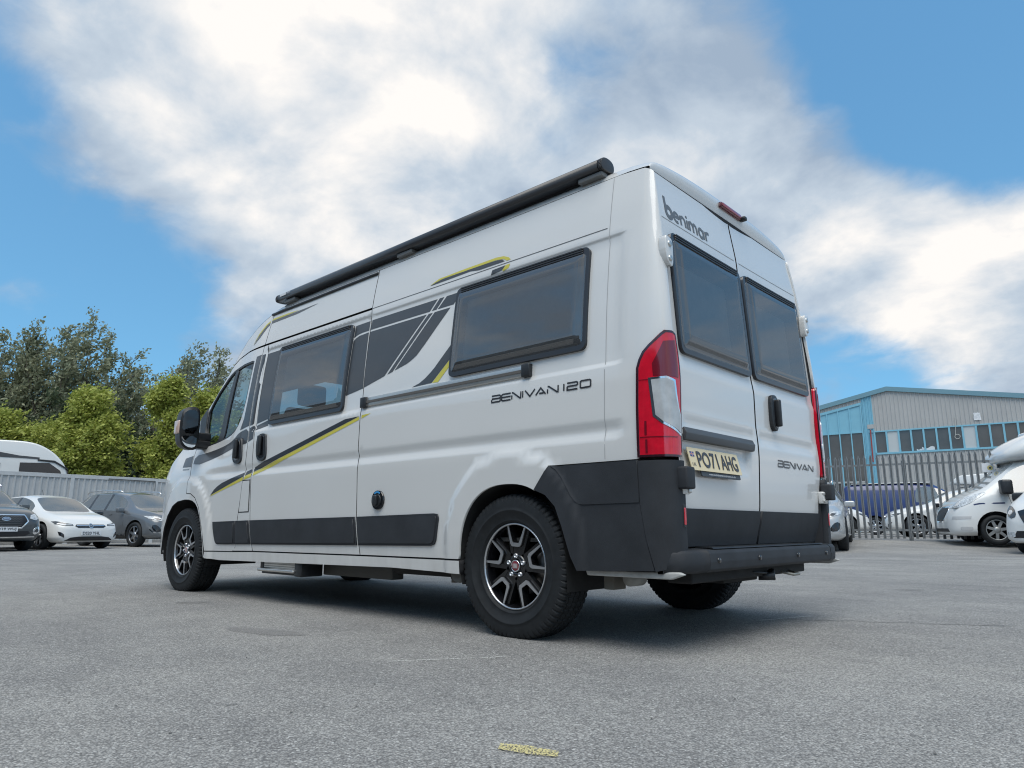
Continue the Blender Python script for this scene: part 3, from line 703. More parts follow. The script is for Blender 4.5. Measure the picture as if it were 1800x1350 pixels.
# ---------------- decals (left and right)
def dec(name, pg, m, par, off=.0016, **k): return drape(name, pg, PS, m, par, off=off, rim=0, sgn=-1, step=.03, **k)
for D_, mir in ((LEFT, False), (RIGHT, True)):
    q, sd, bp, fd, fw = (D_[k] for k in ('q', 'sd', 'bp', 'fd', 'fw')); k_ = dict(mirror=mir)
    for pg in ([(1.405, 1.990), (.712, 1.990), (.774, 1.917), (1.408, 1.917)], [(.693, 1.990), (.649, 1.990), (.711, 1.917), (.755, 1.917)], [(.625, 1.990), (.527, 1.990), (.527, 1.942), (.549, 1.917), (.697, 1.917)],
               [(1.405, 1.902), (.801, 1.902), (1.172, 1.543), (1.394, 1.493)], [(.782, 1.902), (.742, 1.902), (1.088, 1.560), (1.142, 1.549)], [(.723, 1.902), (.574, 1.902), (.783, 1.696), (.852, 1.634), (.905, 1.607), (.946, 1.592), (1.067, 1.565)],
               [(.521, 1.655), (.518, 1.564), (.682, 1.427), (.872, 1.424), (.80, 1.441), (.749, 1.464), (.70, 1.495), (.661, 1.525)]):
        dec('stripe', pg, DECAL, q, **k_)
    dec('yellow_stripe', [(.518, 1.560), (.522, 1.514), (.621, 1.424), (.676, 1.426)], YELLOW, q, **k_)
    for pg in ([(1.60, 1.985), (1.428, 1.988), (1.424, 1.915), (1.50, 1.915), (1.547, 1.909), (1.60, 1.893)], [(1.60, 1.868), (1.57, 1.885), (1.535, 1.896), (1.424, 1.902), (1.402, 1.490), (1.602, 1.462)],
               [(2.862, 1.990), (2.642, 1.990), (2.642, 1.412), (2.842, 1.385)], [(2.842, 1.368), (2.66, 1.398), (2.66, 1.352), (2.842, 1.330)]):
        dec('stripe', pg, DECAL, sd, **k_)
    dec('stripe', [(2.808, 1.022), (2.646, 1.062), (1.563, 1.290), (1.40, 1.293), (2.219, 1.114), (2.805, .990)], DECALB, sd, rows=ROWS, **k_)
    dec('yellow_stripe', [(2.803, .987), (2.219, 1.111), (1.40, 1.290), (1.40, 1.268), (2.213, 1.084), (2.80, .958)], YELLOW, sd, rows=ROWS, **k_)
    dec('yellow_stripe', [(1.370, 1.298), (1.268, 1.300), (1.372, 1.274)], YELLOW, q, **k_)
    dec('stripe', [(2.925, .998), (2.834, 1.016), (2.832, .984), (2.93, .965)], DECALB, bp, rows=ROWS, **k_)
    dec('yellow_stripe', [(2.93, .962), (2.83, .981), (2.826, .952), (2.942, .932)], YELLOW, bp, rows=ROWS, **k_)
    dec('stripe', [(3.523, .824), (3.50, .843), (3.461, .871), (3.40, .898), (3.322, .923), (3.153, .956), (2.950, .993), (2.955, .960), (3.186, .907), (3.49, .834)], DECALB, fd, rows=ROWS, **k_)
    dec('yellow_stripe', [(3.537, .814), (3.49, .832), (3.186, .904), (2.957, .957), (2.963, .929), (3.204, .882)], YELLOW, fd, rows=ROWS, **k_)
    dec('stripe', chaikin([(4.06, 1.206), (3.809, 1.216), (3.46, 1.243), (3.30, 1.268), (3.20, 1.305), (3.142, 1.337), (2.955, 1.362), (2.952, 1.236), (2.992, 1.230), (3.149, 1.223), (3.30, 1.197), (3.477, 1.163), (3.99, 1.097)], 1), DECAL, fd, **k_)
    dec('stripe', [(3.05, 1.995), (2.958, 1.997), (2.955, 1.379), (3.128, 1.358), (3.075, 1.45), (3.055, 1.60), (3.048, 1.80)], DECAL, fd, **k_)
    dec('stripe', [(4.30, 1.198), (4.12, 1.212), (4.035, 1.100), (4.24, 1.106)], DECAL, fw, **k_)
    dec('stripe', [(2.935, 1.99), (2.882, 1.99), (2.868, 1.385), (2.935, 1.377)], DECAL, bp, **k_)
    dec('stripe', [(2.935, 1.358), (2.864, 1.372), (2.858, 1.262), (2.934, 1.243)], DECAL, bp, **k_)
    # upper swooshes
    dec('stripe', [(.796, 2.098), (.74, 2.110), (.674, 2.118), (.40, 2.120), (.205, 2.117), (.15, 2.110), (.125, 2.093), (.34, 2.092), (.42, 2.105), (.60, 2.101)], DECAL, q, rows=ROWS, **k_)
    dec('yellow_stripe', [(.80, 2.101), (.711, 2.130), (.45, 2.136), (.206, 2.138), (.14, 2.130), (.095, 2.110), (.078, 2.092), (.11, 2.092), (.135, 2.110), (.203, 2.120), (.674, 2.121), (.74, 2.112)], YELLOW, q, **k_)
    dec('yellow_stripe', [(.078, 2.065), (.088, 2.040), (.13, 2.028), (.138, 2.038), (.112, 2.065)], YELLOW, q, **k_)
    dec('stripe', [(.222, 2.060), (.115, 2.064), (.139, 2.037), (.231, 2.030)], DECAL, q, **k_)
    dec('grey_stripe', [(3.19, 2.122), (3.08, 2.175), (2.975, 2.25), (2.94, 2.264), (2.94, 2.285), (2.99, 2.272), (3.10, 2.20)], GREYL, VAN, **k_)
    dec('grey_stripe', [(2.915, 2.272), (2.49, 2.275), (2.19, 2.300), (2.28, 2.300), (2.66, 2.297), (2.915, 2.296)], GREYL, VAN, **k_)
    dec('yellow_stripe', [(3.20, 2.128), (3.11, 2.203), (2.99, 2.275), (2.94, 2.288), (2.94, 2.305), (3.016, 2.285), (3.122, 2.215)], YELLOW, VAN, **k_)
    dec('yellow_stripe', [(2.915, 2.300), (2.66, 2.300), (2.474, 2.306), (2.66, 2.314), (2.881, 2.316), (2.915, 2.312)], YELLOW, VAN, **k_)
# lettering on the side
GL = {'B': [[(0, 1), (.88, 1), (1, .9), (1, .62), (.9, .53)], [(0, .53), (.9, .53), (1, .42), (1, .1), (.88, 0), (0, 0), (0, .42)]],
      'E': [[(1, 1), (.12, 1), (0, .88), (0, .12), (.12, 0), (1, 0)], [(.06, .52), (1, .52)]],
      'N': [[(0, 0), (0, .62)], [(0, 1), (.12, 1), (.9, .04), (1, .04), (1, 1)]], 'I': [[(.5, 0), (.5, 1)]], 'V': [[(0, 1), (.5, .02), (1, 1)]],
      'A': [[(0, 0), (.5, 1), (1, 0)], [(.36, .2), (.8, .2)]], '1': [[(.5, 0), (.5, 1)]],
      '2': [[(0, 1), (.9, 1), (1, .9), (1, .62), (.9, .52), (.1, .52), (0, .42), (0, 0), (1, 0)]], '0': [[(0, .1), (0, .9), (.1, 1), (.9, 1), (1, .9), (1, .1), (.9, 0), (.1, 0), (0, .1)]]}
def word(spec, x_at, z0, h):
    o = []
    for ch, a, b in spec:
        for st in GL[ch]: o.append([(x_at(a + (b - a) * p_), z0 + h * q_) for p_, q_ in st])
    return o
SPEC = [('B', 380, 455), ('E', 467, 545), ('N', 555, 630), ('I', 640, 652), ('V', 665, 745), ('A', 752, 830), ('N', 845, 926), ('1', 963, 976), ('2', 994, 1070), ('0', 1090, 1163)]
strokes('lettering', word(SPEC, lambda a: .140 - (a - 380) * .000872, 1.236, .036), .0085, PS, DECALB, LEFT['q'], .002, -1)
strokes('lettering', word(SPEC[:7], lambda a: -.252 - (a - 380) * .000962, .898, .034), .0085, PRd, DECALB, RDR, .002, -1)
def arc(cx, cz, rx, rz, a0, a1, n=14): return [(cx + rx * math.cos(R(t)), cz + rz * math.sin(R(t))) for t in np.linspace(a0, a1, n)]
bw = [[(.789, 2.222), (.789, 2.135)], arc(.760, 2.136, .030, .032, 180, 540), ]
bw[1] = [( .760 + .030 * math.cos(t), 2.137 + .030 * math.sin(t)) for t in np.linspace(0, 2 * math.pi, 22)]
em = [[(.712, 2.137), (.655, 2.137)], arc(.684, 2.135, -.029, .028, 180, -110, 18)[::1]]
em[1] = [(.684 - .028 * math.cos(t), 2.134 + .027 * math.sin(t)) for t in np.linspace(0, R(300), 18)]
nn = [[(.638, 2.106), (.638, 2.162)], [(.638, 2.14), (.630, 2.156), (.612, 2.162), (.596, 2.154), (.590, 2.138), (.590, 2.106)]]
ii = [[(.566, 2.106), (.566, 2.160)], [(.566, 2.172), (.566, 2.186)]]
mm_ = [[(.543, 2.106), (.543, 2.162)], [(.543, 2.14), (.536, 2.156), (.522, 2.162), (.508, 2.155), (.503, 2.138), (.503, 2.106)], [(.503, 2.14), (.496, 2.156), (.482, 2.162), (.468, 2.155), (.463, 2.138), (.463, 2.106)]]
aa = [[(.412 - .026 * math.cos(t), 2.134 + .027 * math.sin(t)) for t in np.linspace(0, 2 * math.pi, 20)], [(.384, 2.162), (.384, 2.106)]]
rr_ = [[(.358, 2.106), (.358, 2.162)], [(.358, 2.138), (.350, 2.154), (.336, 2.160), (.316, 2.160)]]
strokes('lettering', [bw[0]], .024, PRd, GREYL, RDL, .0010, -1)
strokes('lettering', [bw[1]], .026, PRd, GREYL, RDL, .0012, -1)
strokes('lettering', em + nn + ii + mm_ + aa + rr_, .0175, PRd, GREYL, RDL, .0010, -1)

# ---------------- side furniture (left)
def handle(par, pts, surf, mir=False):
    o = chaikin(pts, 2); h = drape('door_handle', o, surf, BLACK, par, off=.016, rim=.03, sgn=-1, step=.03, mirror=mir)
    c = o.mean(0); w_ = np.ptp(o[:, 0]); g_ = np.ptp(o[:, 1])
    drape('handle_recess', inset(o, .022), surf, GLOSSB, par, off=.018, rim=.003, sgn=-1, step=.03, mirror=mir)
    p = PS(np.array(c[0]), np.array(c[1])); s_ = -1 if mir else 1
    v, f = box(c[0] - w_ * .12, c[0] + w_ * .16, p[1] + .02, p[1] + .045, c[1] - g_ * .30, c[1] + g_ * .42, .010); mesh('handle_grip', v, f, BLACK, par, True, mir)
for D_, mir in ((LEFT, False), (RIGHT, True)):
    handle(D_['fd'], [(3.065, 1.292), (3.155, 1.292), (3.19, 1.25), (3.165, 1.105), (3.09, 1.066), (3.02, 1.075), (3.005, 1.12), (3.04, 1.26)], PS, mir)
handle(LEFT['sd'], [(2.645, 1.288), (2.735, 1.288), (2.775, 1.25), (2.755, 1.105), (2.69, 1.064), (2.615, 1.078), (2.605, 1.12), (2.635, 1.25)], PS)
# fuel flap
drape('fuel_flap', [(2.955, .925), (2.835, .925), (2.828, .678), (2.985, .676)], PS, WHITE, LEFT['bp'], off=.003, rim=.006, sgn=-1, gap=.002, step=.04)
drape('fuel_flap_gap', [(2.961, .931), (2.829, .931), (2.822, .672), (2.991, .670)], PS, GAP, LEFT['bp'], off=.0012, rim=0, sgn=-1, step=.04)
# water filler cap
def disc(cx, cz, r, n=26): return [(cx + r * math.cos(t), cz + r * math.sin(t)) for t in np.linspace(0, 2 * math.pi, n, endpoint=False)]
drape('water_filler', disc(1.129, .724, .060), PS, GLOSSB, LEFT['q'], off=.014, rim=.014, sgn=-1, step=.03)
drape('filler_cap', disc(1.129, .722, .040), PS, BLACK, LEFT['q'], off=.022, rim=.01, sgn=-1, step=.03)
v, f = box(1.112, 1.146, 1.035, 1.062, .69, .754, .008); mesh('filler_grip', v, f, BLACK, LEFT['q'], True)
drape('blue_mark', [(1.129 + .056 * math.cos(t), .724 + .056 * math.sin(t)) for t in np.linspace(R(55), R(125), 10)] + [(1.129 + .044 * math.cos(t), .724 + .044 * math.sin(t)) for t in np.linspace(R(125), R(55), 10)], PS, mat('filler_blue', (.05, .3, .62), .4), LEFT['q'], off=.0155, rim=0, sgn=-1, step=.03)
# sliding door rail with end blocks
y_r = float(PS(np.array(.6), np.array(1.38))[1])
v, f = box(-.09, 1.33, y_r - .004, y_r + .016, 1.352, 1.412, .004); rail = mesh('door_rail', v, f, ALU, LEFT['q'], True)
v, f = box(-.085, 1.325, y_r + .0165, y_r + .020, 1.374, 1.390, 0); mesh('rail_slot', v, f, mat('rail_dark', (.12, .11, .10), .6), LEFT['q'])
for x0, x1 in ((-.145, -.085), (1.325, 1.385)):
    v, f = box(x0, x1, y_r - .004, y_r + .028, 1.346, 1.418, .007); mesh('rail_end', v, f, BLACK, LEFT['q'], True)
# black rain strip above the sliding door
yv = [(x, float(PS(np.array(x), np.array(2.358))[1]) + .005, 2.358) for x in np.linspace(1.43, 2.93, 14)]
v, f = tube(yv, .011, 8); mesh('rain_strip', v, f, BLACK, VAN, True)
# ---------------- mirrors
for mir in (False, True):
    hd = chaikin([(1.05, 1.27), (1.05, 1.575), (1.085, 1.62), (1.17, 1.615), (1.225, 1.56), (1.225, 1.30), (1.17, 1.235), (1.085, 1.225)], 2)
    parts = []; secs = [(3.78, 0), (3.79, .004), (3.86, .004), (3.92, .018), (3.965, .05)]
    V = []; n = len(hd)
    for x, g in secs:
        h_ = inset(hd, g) if area(hd) > 0 else inset(hd[::-1], g)
        V += [(x, a, b) for a, b in h_]
    F = [(i * n + j, i * n + (j + 1) % n, (i + 1) * n + (j + 1) % n, (i + 1) * n + j) for i in range(len(secs) - 1) for j in range(n)] + [tuple(range(n))[::-1], tuple(range(4 * n, 5 * n))]
    mr = mesh('door_mirror', V, F, BLACK, VAN, True, mir)
    g1 = chaikin([(1.07, 1.375), (1.07, 1.56), (1.095, 1.592), (1.16, 1.588), (1.205, 1.545), (1.205, 1.375)], 1); g2 = chaikin([(1.07, 1.29), (1.07, 1.355), (1.205, 1.355), (1.205, 1.31), (1.16, 1.255), (1.09, 1.25)], 1)
    MG = mat('mirror_glass', (.82, .84, .85), .02, metal=1)
    for g in (g1, g2): v, f = prism([tuple(q) for q in g], 3.7755, 3.7785, 'yzx'); mesh('mirror_glass', v, f, MG, mr, False, mir)
    v, f = box(3.80, 3.90, 1.205, 1.230, 1.37, 1.49, .010); mesh('indicator_lens', v, f, mat('indicator_lens', (.62, .45, .38), .15, coat=1), mr, True, mir)
    for z in (1.29, 1.36): v, f = box(3.86, 4.00, .90, 1.07, z - .03, z + .045, .015); mesh('mirror_arm', v, f, BLACK, mr, True, mir)
# ---------------- awning on the roof edge
aw = chaikin([(.79, 2.447), (.79, 2.505), (.84, 2.520), (.890, 2.512), (.912, 2.485), (.910, 2.452), (.895, 2.440), (.84, 2.440)], 2)
v, f = prism([tuple(q) for q in aw], -.545, 2.80, 'yzx'); AW = mesh('awning', v, f, mat('anthracite', (.030, .030, .033), .38, coat=.2), VAN, False)
for p_ in AW.data.polygons: p_.use_smooth = len(p_.vertices) == 4
for x0, x1 in ((-.575, -.548), (2.803, 2.835)):
    v, f = prism([tuple(q) for q in inset(aw, -.001)], x0, x1, 'yzx', .006); mesh('awning_end_cap', v, f, mat('cap_grey', (.035, .034, .035), .42), AW, True)
for x in (-.50, 1.10, 2.62):
    v, f = box(x - .06, x + .10, .80, .888, 2.412, 2.438, .004); mesh('awning_bracket', v, f, mat('bracket', (.16, .16, .155), .5), AW, True)
v, f = box(-.56, 2.78, .79, .84, 2.43, 2.456, 0); mesh('awning_rail', v, f, BLACK, AW)
v, f = box(2.66, 2.755, .9115, .9135, 2.472, 2.492, 0); mesh('awning_badge', v, f, PLATE_W, AW)
text_on('awning_lettering', '5200', (2.645, .9135, 2.478), (-1, 0, 0), (0, 0, 1), .05, .014, PLATE_W, AW)
# ---------------- wheels
def tyre_mesh(Ro=.372, wid=.225, rim_r=.222, nseg=288):
    hw = wid / 2; prof = []     # (radius, axial) from outer bead to inner bead
    half = [(rim_r, .74), (rim_r + .009, .83), (rim_r + .012, .875), (rim_r + .016, .875), (rim_r + .019, .86), (rim_r + .036, .955), (rim_r + .062, 1.0), (rim_r + .064, 1.018), (rim_r + .069, 1.018), (rim_r + .071, 1.0), (rim_r + .085, 1.0), (Ro - .036, .975), (Ro - .022, .945), (Ro - .020, .93), (Ro - .010, .88), (Ro - .003, .80), (Ro, .70)]
    gro = [.56, .535, .50, .475, .22, .19, .15, .12]
    dep = {.535: 1, .50: 1, .19: 1, .15: 1}
    mid = [(Ro + .001 - (.009 if g in dep else 0), g) for g in gro]
    prof = half + mid; prof = prof + [(r, -h) for r, h in prof[::-1]]
    V = []; m = len(prof)
    for i in range(nseg):
        a = 2 * math.pi * i / nseg; ph = i % 4
        for k, (r, h) in enumerate(prof):
            rr = r
            if abs(h) > .60 and r > Ro - .030 and ph == 0: rr -= .009      # shoulder blocks
            if abs(h) <= .60 and ph == 2 and r > Ro - .004: rr -= .005
            V.append((rr * math.cos(a), h * hw, max(rr * math.sin(a), -.3555)))
    F = []
    for i in range(nseg):
        j = (i + 1) % nseg
        for k in range(m - 1): F.append((i * m + k, i * m + k + 1, j * m + k + 1, j * m + k))
    return np.array(V), F
TY = tyre_mesh()
BARREL = lathe([(.222, .085), (.214, .078), (.206, .05), (.200, -.02), (.195, -.08), (.02, -.085)], 56)
LIP = lathe([(.2105, .078), (.2125, .0860), (.2175, .0885), (.222, .083), (.2225, .074)], 72)
DISC = lathe([(.03, -.015), (.145, -.015), (.148, -.03), (.03, -.032)], 40)
def spoke_parts():
    sil, blk = [], []
    for i in range(5):
        a = 2 * math.pi * i / 5 + math.pi / 2 + R(3)
        def rot(pts, y): return [(r_ * math.cos(a) - t_ * math.sin(a), y, r_ * math.sin(a) + t_ * math.cos(a)) for r_, t_ in pts]
        def slab(poly, y0, y1):
            n = len(poly); V = rot(poly, y0) + rot(poly, y1)
            return V, [tuple(range(n, 2 * n))[::-1], tuple(range(n))] + [((j + 1) % n, j, n + j, n + (j + 1) % n) for j in range(n)]
        h_ = [(.099, .026), (.110, .038), (.212, .068), (.2125, .0585), (.127, .0250), (.1185, .0190)]      # machined U
        sil.append(slab([(r_, -t_) for r_, t_ in h_[:1]] + h_ + [(r_, -t_) for r_, t_ in h_[:0:-1]], .070, .0765)); pcs = []
        for s_ in (1, -1):
            pcs.append(slab([(.112, s_ * .038), (.100, s_ * .028), (.060, s_ * .030), (.062, s_ * .044), (.10, s_ * .055), (.208, s_ * .090), (.209, s_ * .068)][::s_], .030, .062))
            pcs.append(slab([(.126, s_ * .0255), (.1165, s_ * .021), (.1165, s_ * .0), (.10, 0), (.10, s_ * .026), (.112, s_ * .038), (.208, s_ * .068), (.209, s_ * .058)][::s_], .020, .0695))
        pcs.append(slab([(.104, -.027), (.104, .027), (.045, .033), (.045, -.033)], .030, .060)); blk.append(join(*pcs))
    return sil, blk
SIL, BLKS = spoke_parts()
HUB = lathe([(.062, .050), (.060, .062), (.040, .068), (.036, .060), (.001, .060)], 40)
CAP = lathe([(.001, .0745), (.024, .0745), (.029, .071), (.030, .062)], 32); CAPR = lathe([(.026, .0745), (.0285, .0765), (.031, .073), (.031, .062)], 32)
NUTS = join(*[xf(lathe([(.001, .068), (.007, .068), (.0075, .075), (.011, .075), (.012, .055)], 12), Matrix.Translation((.052 * math.cos(2 * math.pi * i / 5 + math.pi / 2), 0, .052 * math.sin(2 * math.pi * i / 5 + math.pi / 2)))) for i in range(5)])
tyre0 = None
for x, y, st in ((0, .895, 0), (4.035, .895, 1.5), (0, -.895, 0), (4.035, -.895, 1.5)):
    if tyre0 is None:
        T = mesh('wheel', TY[0], TY[1], RUBBER, VAN, True); tyre0 = T
        for p_ in T.data.polygons:
            c_ = p_.center; p_.use_smooth = math.hypot(c_.x, c_.z) < .372 - .034
        at = T.data.attributes
        mesh('rim_barrel', *BARREL, GLOSSB, T, True); mesh('rim_lip', *LIP, SILVER, T, True); mesh('brake_disc', *DISC, mat('disc', (.25, .24, .23), .4, metal=.9), T, True)
        [mesh('spoke', *q_, mat('spoke_black', (.010, .010, .011), .22, coat=.3), T) for q_ in BLKS]; [mesh('spoke_face', *q_, SILVER, T) for q_ in SIL]; mesh('hub', *HUB, GLOSSB, T, True)
        mesh('centre_cap', *CAP, mat('cap_red', (.20, .012, .02), .25, coat=.5), T, True); mesh('cap_ring', *CAPR, CHROME, T, True); mesh('wheel_bolts', *NUTS, SILVER, T, True)
        for i in range(4):
            v, f = box(-.0165 + .0088 * i, -.0105 + .0088 * i, .0746, .0756, -.012, .012); mesh('cap_emblem', v, f, CHROME, T)
    else: T = copy_tree(tyre0, VAN)
    T.location = (x, y, .356); T.rotation_euler = (0, 0, R(0) if y > 0 else math.pi)
    for ch in T.children: ch.rotation_euler = (0, R(-12 * x), 0)
# ---------------- underside
def ub(name, *a, b=0, m=UNDER):
    v, f = box(*a, b); return mesh(name, v, f, m, VAN, bool(b))
ub('floor_pan', -.86, 3.5, -.86, .86, .42, .47); ub('chassis_rail', -.88, 3.4, .38, .48, .32, .43); ub('chassis_rail', -.88, 3.4, -.48, -.38, .32, .43)
ub('floor_pan', 3.5, 4.7, -.55, .55, .34, .50)
ub('inner_sill', .42, 3.5, .86, .96, .318, .42); ub('inner_sill', .42, 3.5, -.96, -.86, .318, .42)
ub('fuel_tank', 1.5, 2.6, -.42, .42, .27, .42, b=.04); ub('water_tank', .55, 1.2, .50, .86, .262, .41, b=.04); ub('waste_tank', .6, 1.35, -.75, -.05, .255, .42, b=.04)
v, f = tube([(0, -.8, .35), (0, .8, .35)], .055, 12); mesh('rear_axle', v, f, UNDER, VAN, True)
v, f = tube([(4.035, -.75, .34), (4.035, .75, .34)], .05, 10); mesh('front_axle', v, f, UNDER, VAN, True)
for y in (-.55, .55):
    v, f = tube([(-.70, y, .36), (-.4, y, .30), (0, y, .285), (.4, y, .30), (.75, y, .36)], .028, 8); mesh('leaf_spring', v, f, UNDER, VAN, True)
    v, f = tube([(.02, y * .95, .30), (.12, y * .9, .55)], .03, 8); mesh('damper', v, f, UNDER, VAN, True)
v, f = tube([(3.2, -.2, .30), (2.4, -.25, .29), (1.4, .02, .30), (.5, .05, .32), (-.3, .30, .32), (-.75, .62, .325), (-.88, .70, .325)], .03, 10); ex = mesh('exhaust_pipe', v, f, mat('rusty_steel', (.10, .085, .075), .7, var=.4), VAN, True)
v, f = tube([(1.1, .02, .30), (.55, .05, .31)], .085, 14); mesh('silencer', v, f, mat('rusty_steel', (.1, .1, .1)), VAN, True)
v, f = tube([(-.66, .90, .318), (-.66, .80, .318)], .036, 14); mesh('jacking_bush', v, f, mat('bush_grey', (.30, .30, .28), .6), VAN, True)
ub('rear_crossmember', -.93, -.80, -.55, .80, .300, .37, b=.012); ub('chassis_bracket', -.575, -.515, .80, .90, .262, .335, b=.005, m=mat('bracket2', (.13, .12, .10), .7))
ub('spare_carrier', -.86, -.70, -.05, .35, .275, .32, b=.01)
v, f = tube([(-.92, -.30, .315), (-.99, -.30, .30), (-.99, -.22, .30), (-.92, -.20, .315)], .008, 8); mesh('towing_eye', v, f, mat('zinc', (.35, .34, .30), .5, metal=.6), VAN, True)
v, f = tube([(-.95, -.02, .325), (-.97, .0, .30), (-.90, .03, .30)], .022, 8); mesh('towing_socket', v, f, BLACK, VAN, True)
v, f = tube([(-.93, .16, .327), (-.95, .05, .318), (-.93, -.04, .318)], .006, 6); mesh('wiring', v, f, BLACK, VAN, True)
v, f = tube([(.50, .93, .245), (.50, .93, .31)], .022, 10); mesh('drain_pipe', v, f, mat('drain', (.1, .09, .08), .7), VAN, True)
v, f = xf(lathe([(.012, .01), (.030, .01), (.052, .018), (.058, 0), (.058, -.03)], 24), Matrix.Translation((.44, .955, .305))); mesh('spring_shackle', v, f, mat('shackle', (.14, .14, .13), .6), VAN, True)
ub('shackle_bracket', .40, .53, .88, .94, .262, .34, b=.006)
# folding step
ST = mesh('entrance_step', *box(2.15, 2.62, .80, .965, .252, .318, .006), ALU, VAN, True)
for z in (.268, .284, .300): v, f = box(2.16, 2.61, .965, .9675, z - .0015, z + .0015); mesh('step_groove', v, f, mat('groove', (.2, .2, .2), .6), ST)
v, f = box(2.14, 2.66, .955, 1.0, .228, .250, .008); mesh('step_lip', v, f, ALU, ST, True)
v, f = box(2.06, 2.15, .80, .985, .205, .325, .012); mesh('step_housing', v, f, BLACK, ST, True)
v, f = box(2.62, 2.68, .80, .965, .245, .325, .01); mesh('step_housing', v, f, BLACK, ST, True)
v, f = box(2.16, 2.64, .84, .97, .210, .230, .006); mesh('step_base', v, f, BLACK, ST, True)
ub('step_box', 1.25, 2.06, .70, .80, .215, .32, b=.01, m=mat('step_box', (.10, .10, .095), .6, metal=.3))
# ---------------- cab interior
IG = mat('cab_trim', (.04, .042, .045), .75); SEAT = mat('seat_cloth', (.055, .055, .06), .9)
v, f = prism([(4.5, .95), (4.55, 1.30), (4.25, 1.28), (4.02, 1.20), (3.95, .95)], -.84, .84, 'xzy', .02); mesh('dashboard', v, f, IG, VAN, True)
for y in (.45, -.45):
    pr = prism(chaikin([(3.25, .78), (3.25, .95), (3.2, 1.0), (2.98, 1.56), (2.9, 1.58), (2.88, 1.52), (3.05, .95), (3.0, .78)], 1).tolist(), y - .24, y + .24, 'xzy', .03)
    s0 = mesh('cab_seat', *pr, SEAT, VAN, True)
    v, f = box(2.88, 2.97, y - .13, y + .13, 1.60, 1.80, .04); mesh('headrest', v, f, SEAT, s0, True)
    v, f = box(3.0, 3.55, y - .25, y + .25, .78, .95, .06); mesh('seat_cushion', v, f, SEAT, s0, True)
v, f = xf(lathe([(.185, .012), (.197, 0), (.185, -.012), (.173, 0), (.185, .012)], 30, 'x'), Matrix.Translation((3.85, -.45, 1.28)) @ Matrix.Rotation(R(25), 4, 'Y')); mesh('steering_wheel', v, f, BLACK, VAN, True)
v, f = box(-.8, 4.4, -.93, .93, .48, .50); mesh('cabin_floor', v, f, mat('cabin_floor', (.08, .075, .07), .8), VAN)
v, f = box(-.75, 3.0, -.80, .80, 2.30, 2.32); mesh('ceiling', v, f, mat('cabin_ceiling', (.45, .45, .43), .8), VAN)
v, f = box(.1, 1.4, -.88, -.45, .5, 1.4, .01); mesh('kitchen_unit', v, f, mat('cabinet_wood', (.16, .13, .10), .6, var=.15), VAN, True)
v, f = box(-.7, .6, -.86, -.55, 2.0, 2.29, .01); mesh('roof_locker', v, f, mat('cabinet_wood', (.16, .13, .10)), VAN, True)
v, f = box(-.78, -.1, -.86, .86, .5, 1.05, .03); mesh('bed', v, f, mat('mattress', (.3, .29, .27), .9), VAN, True)


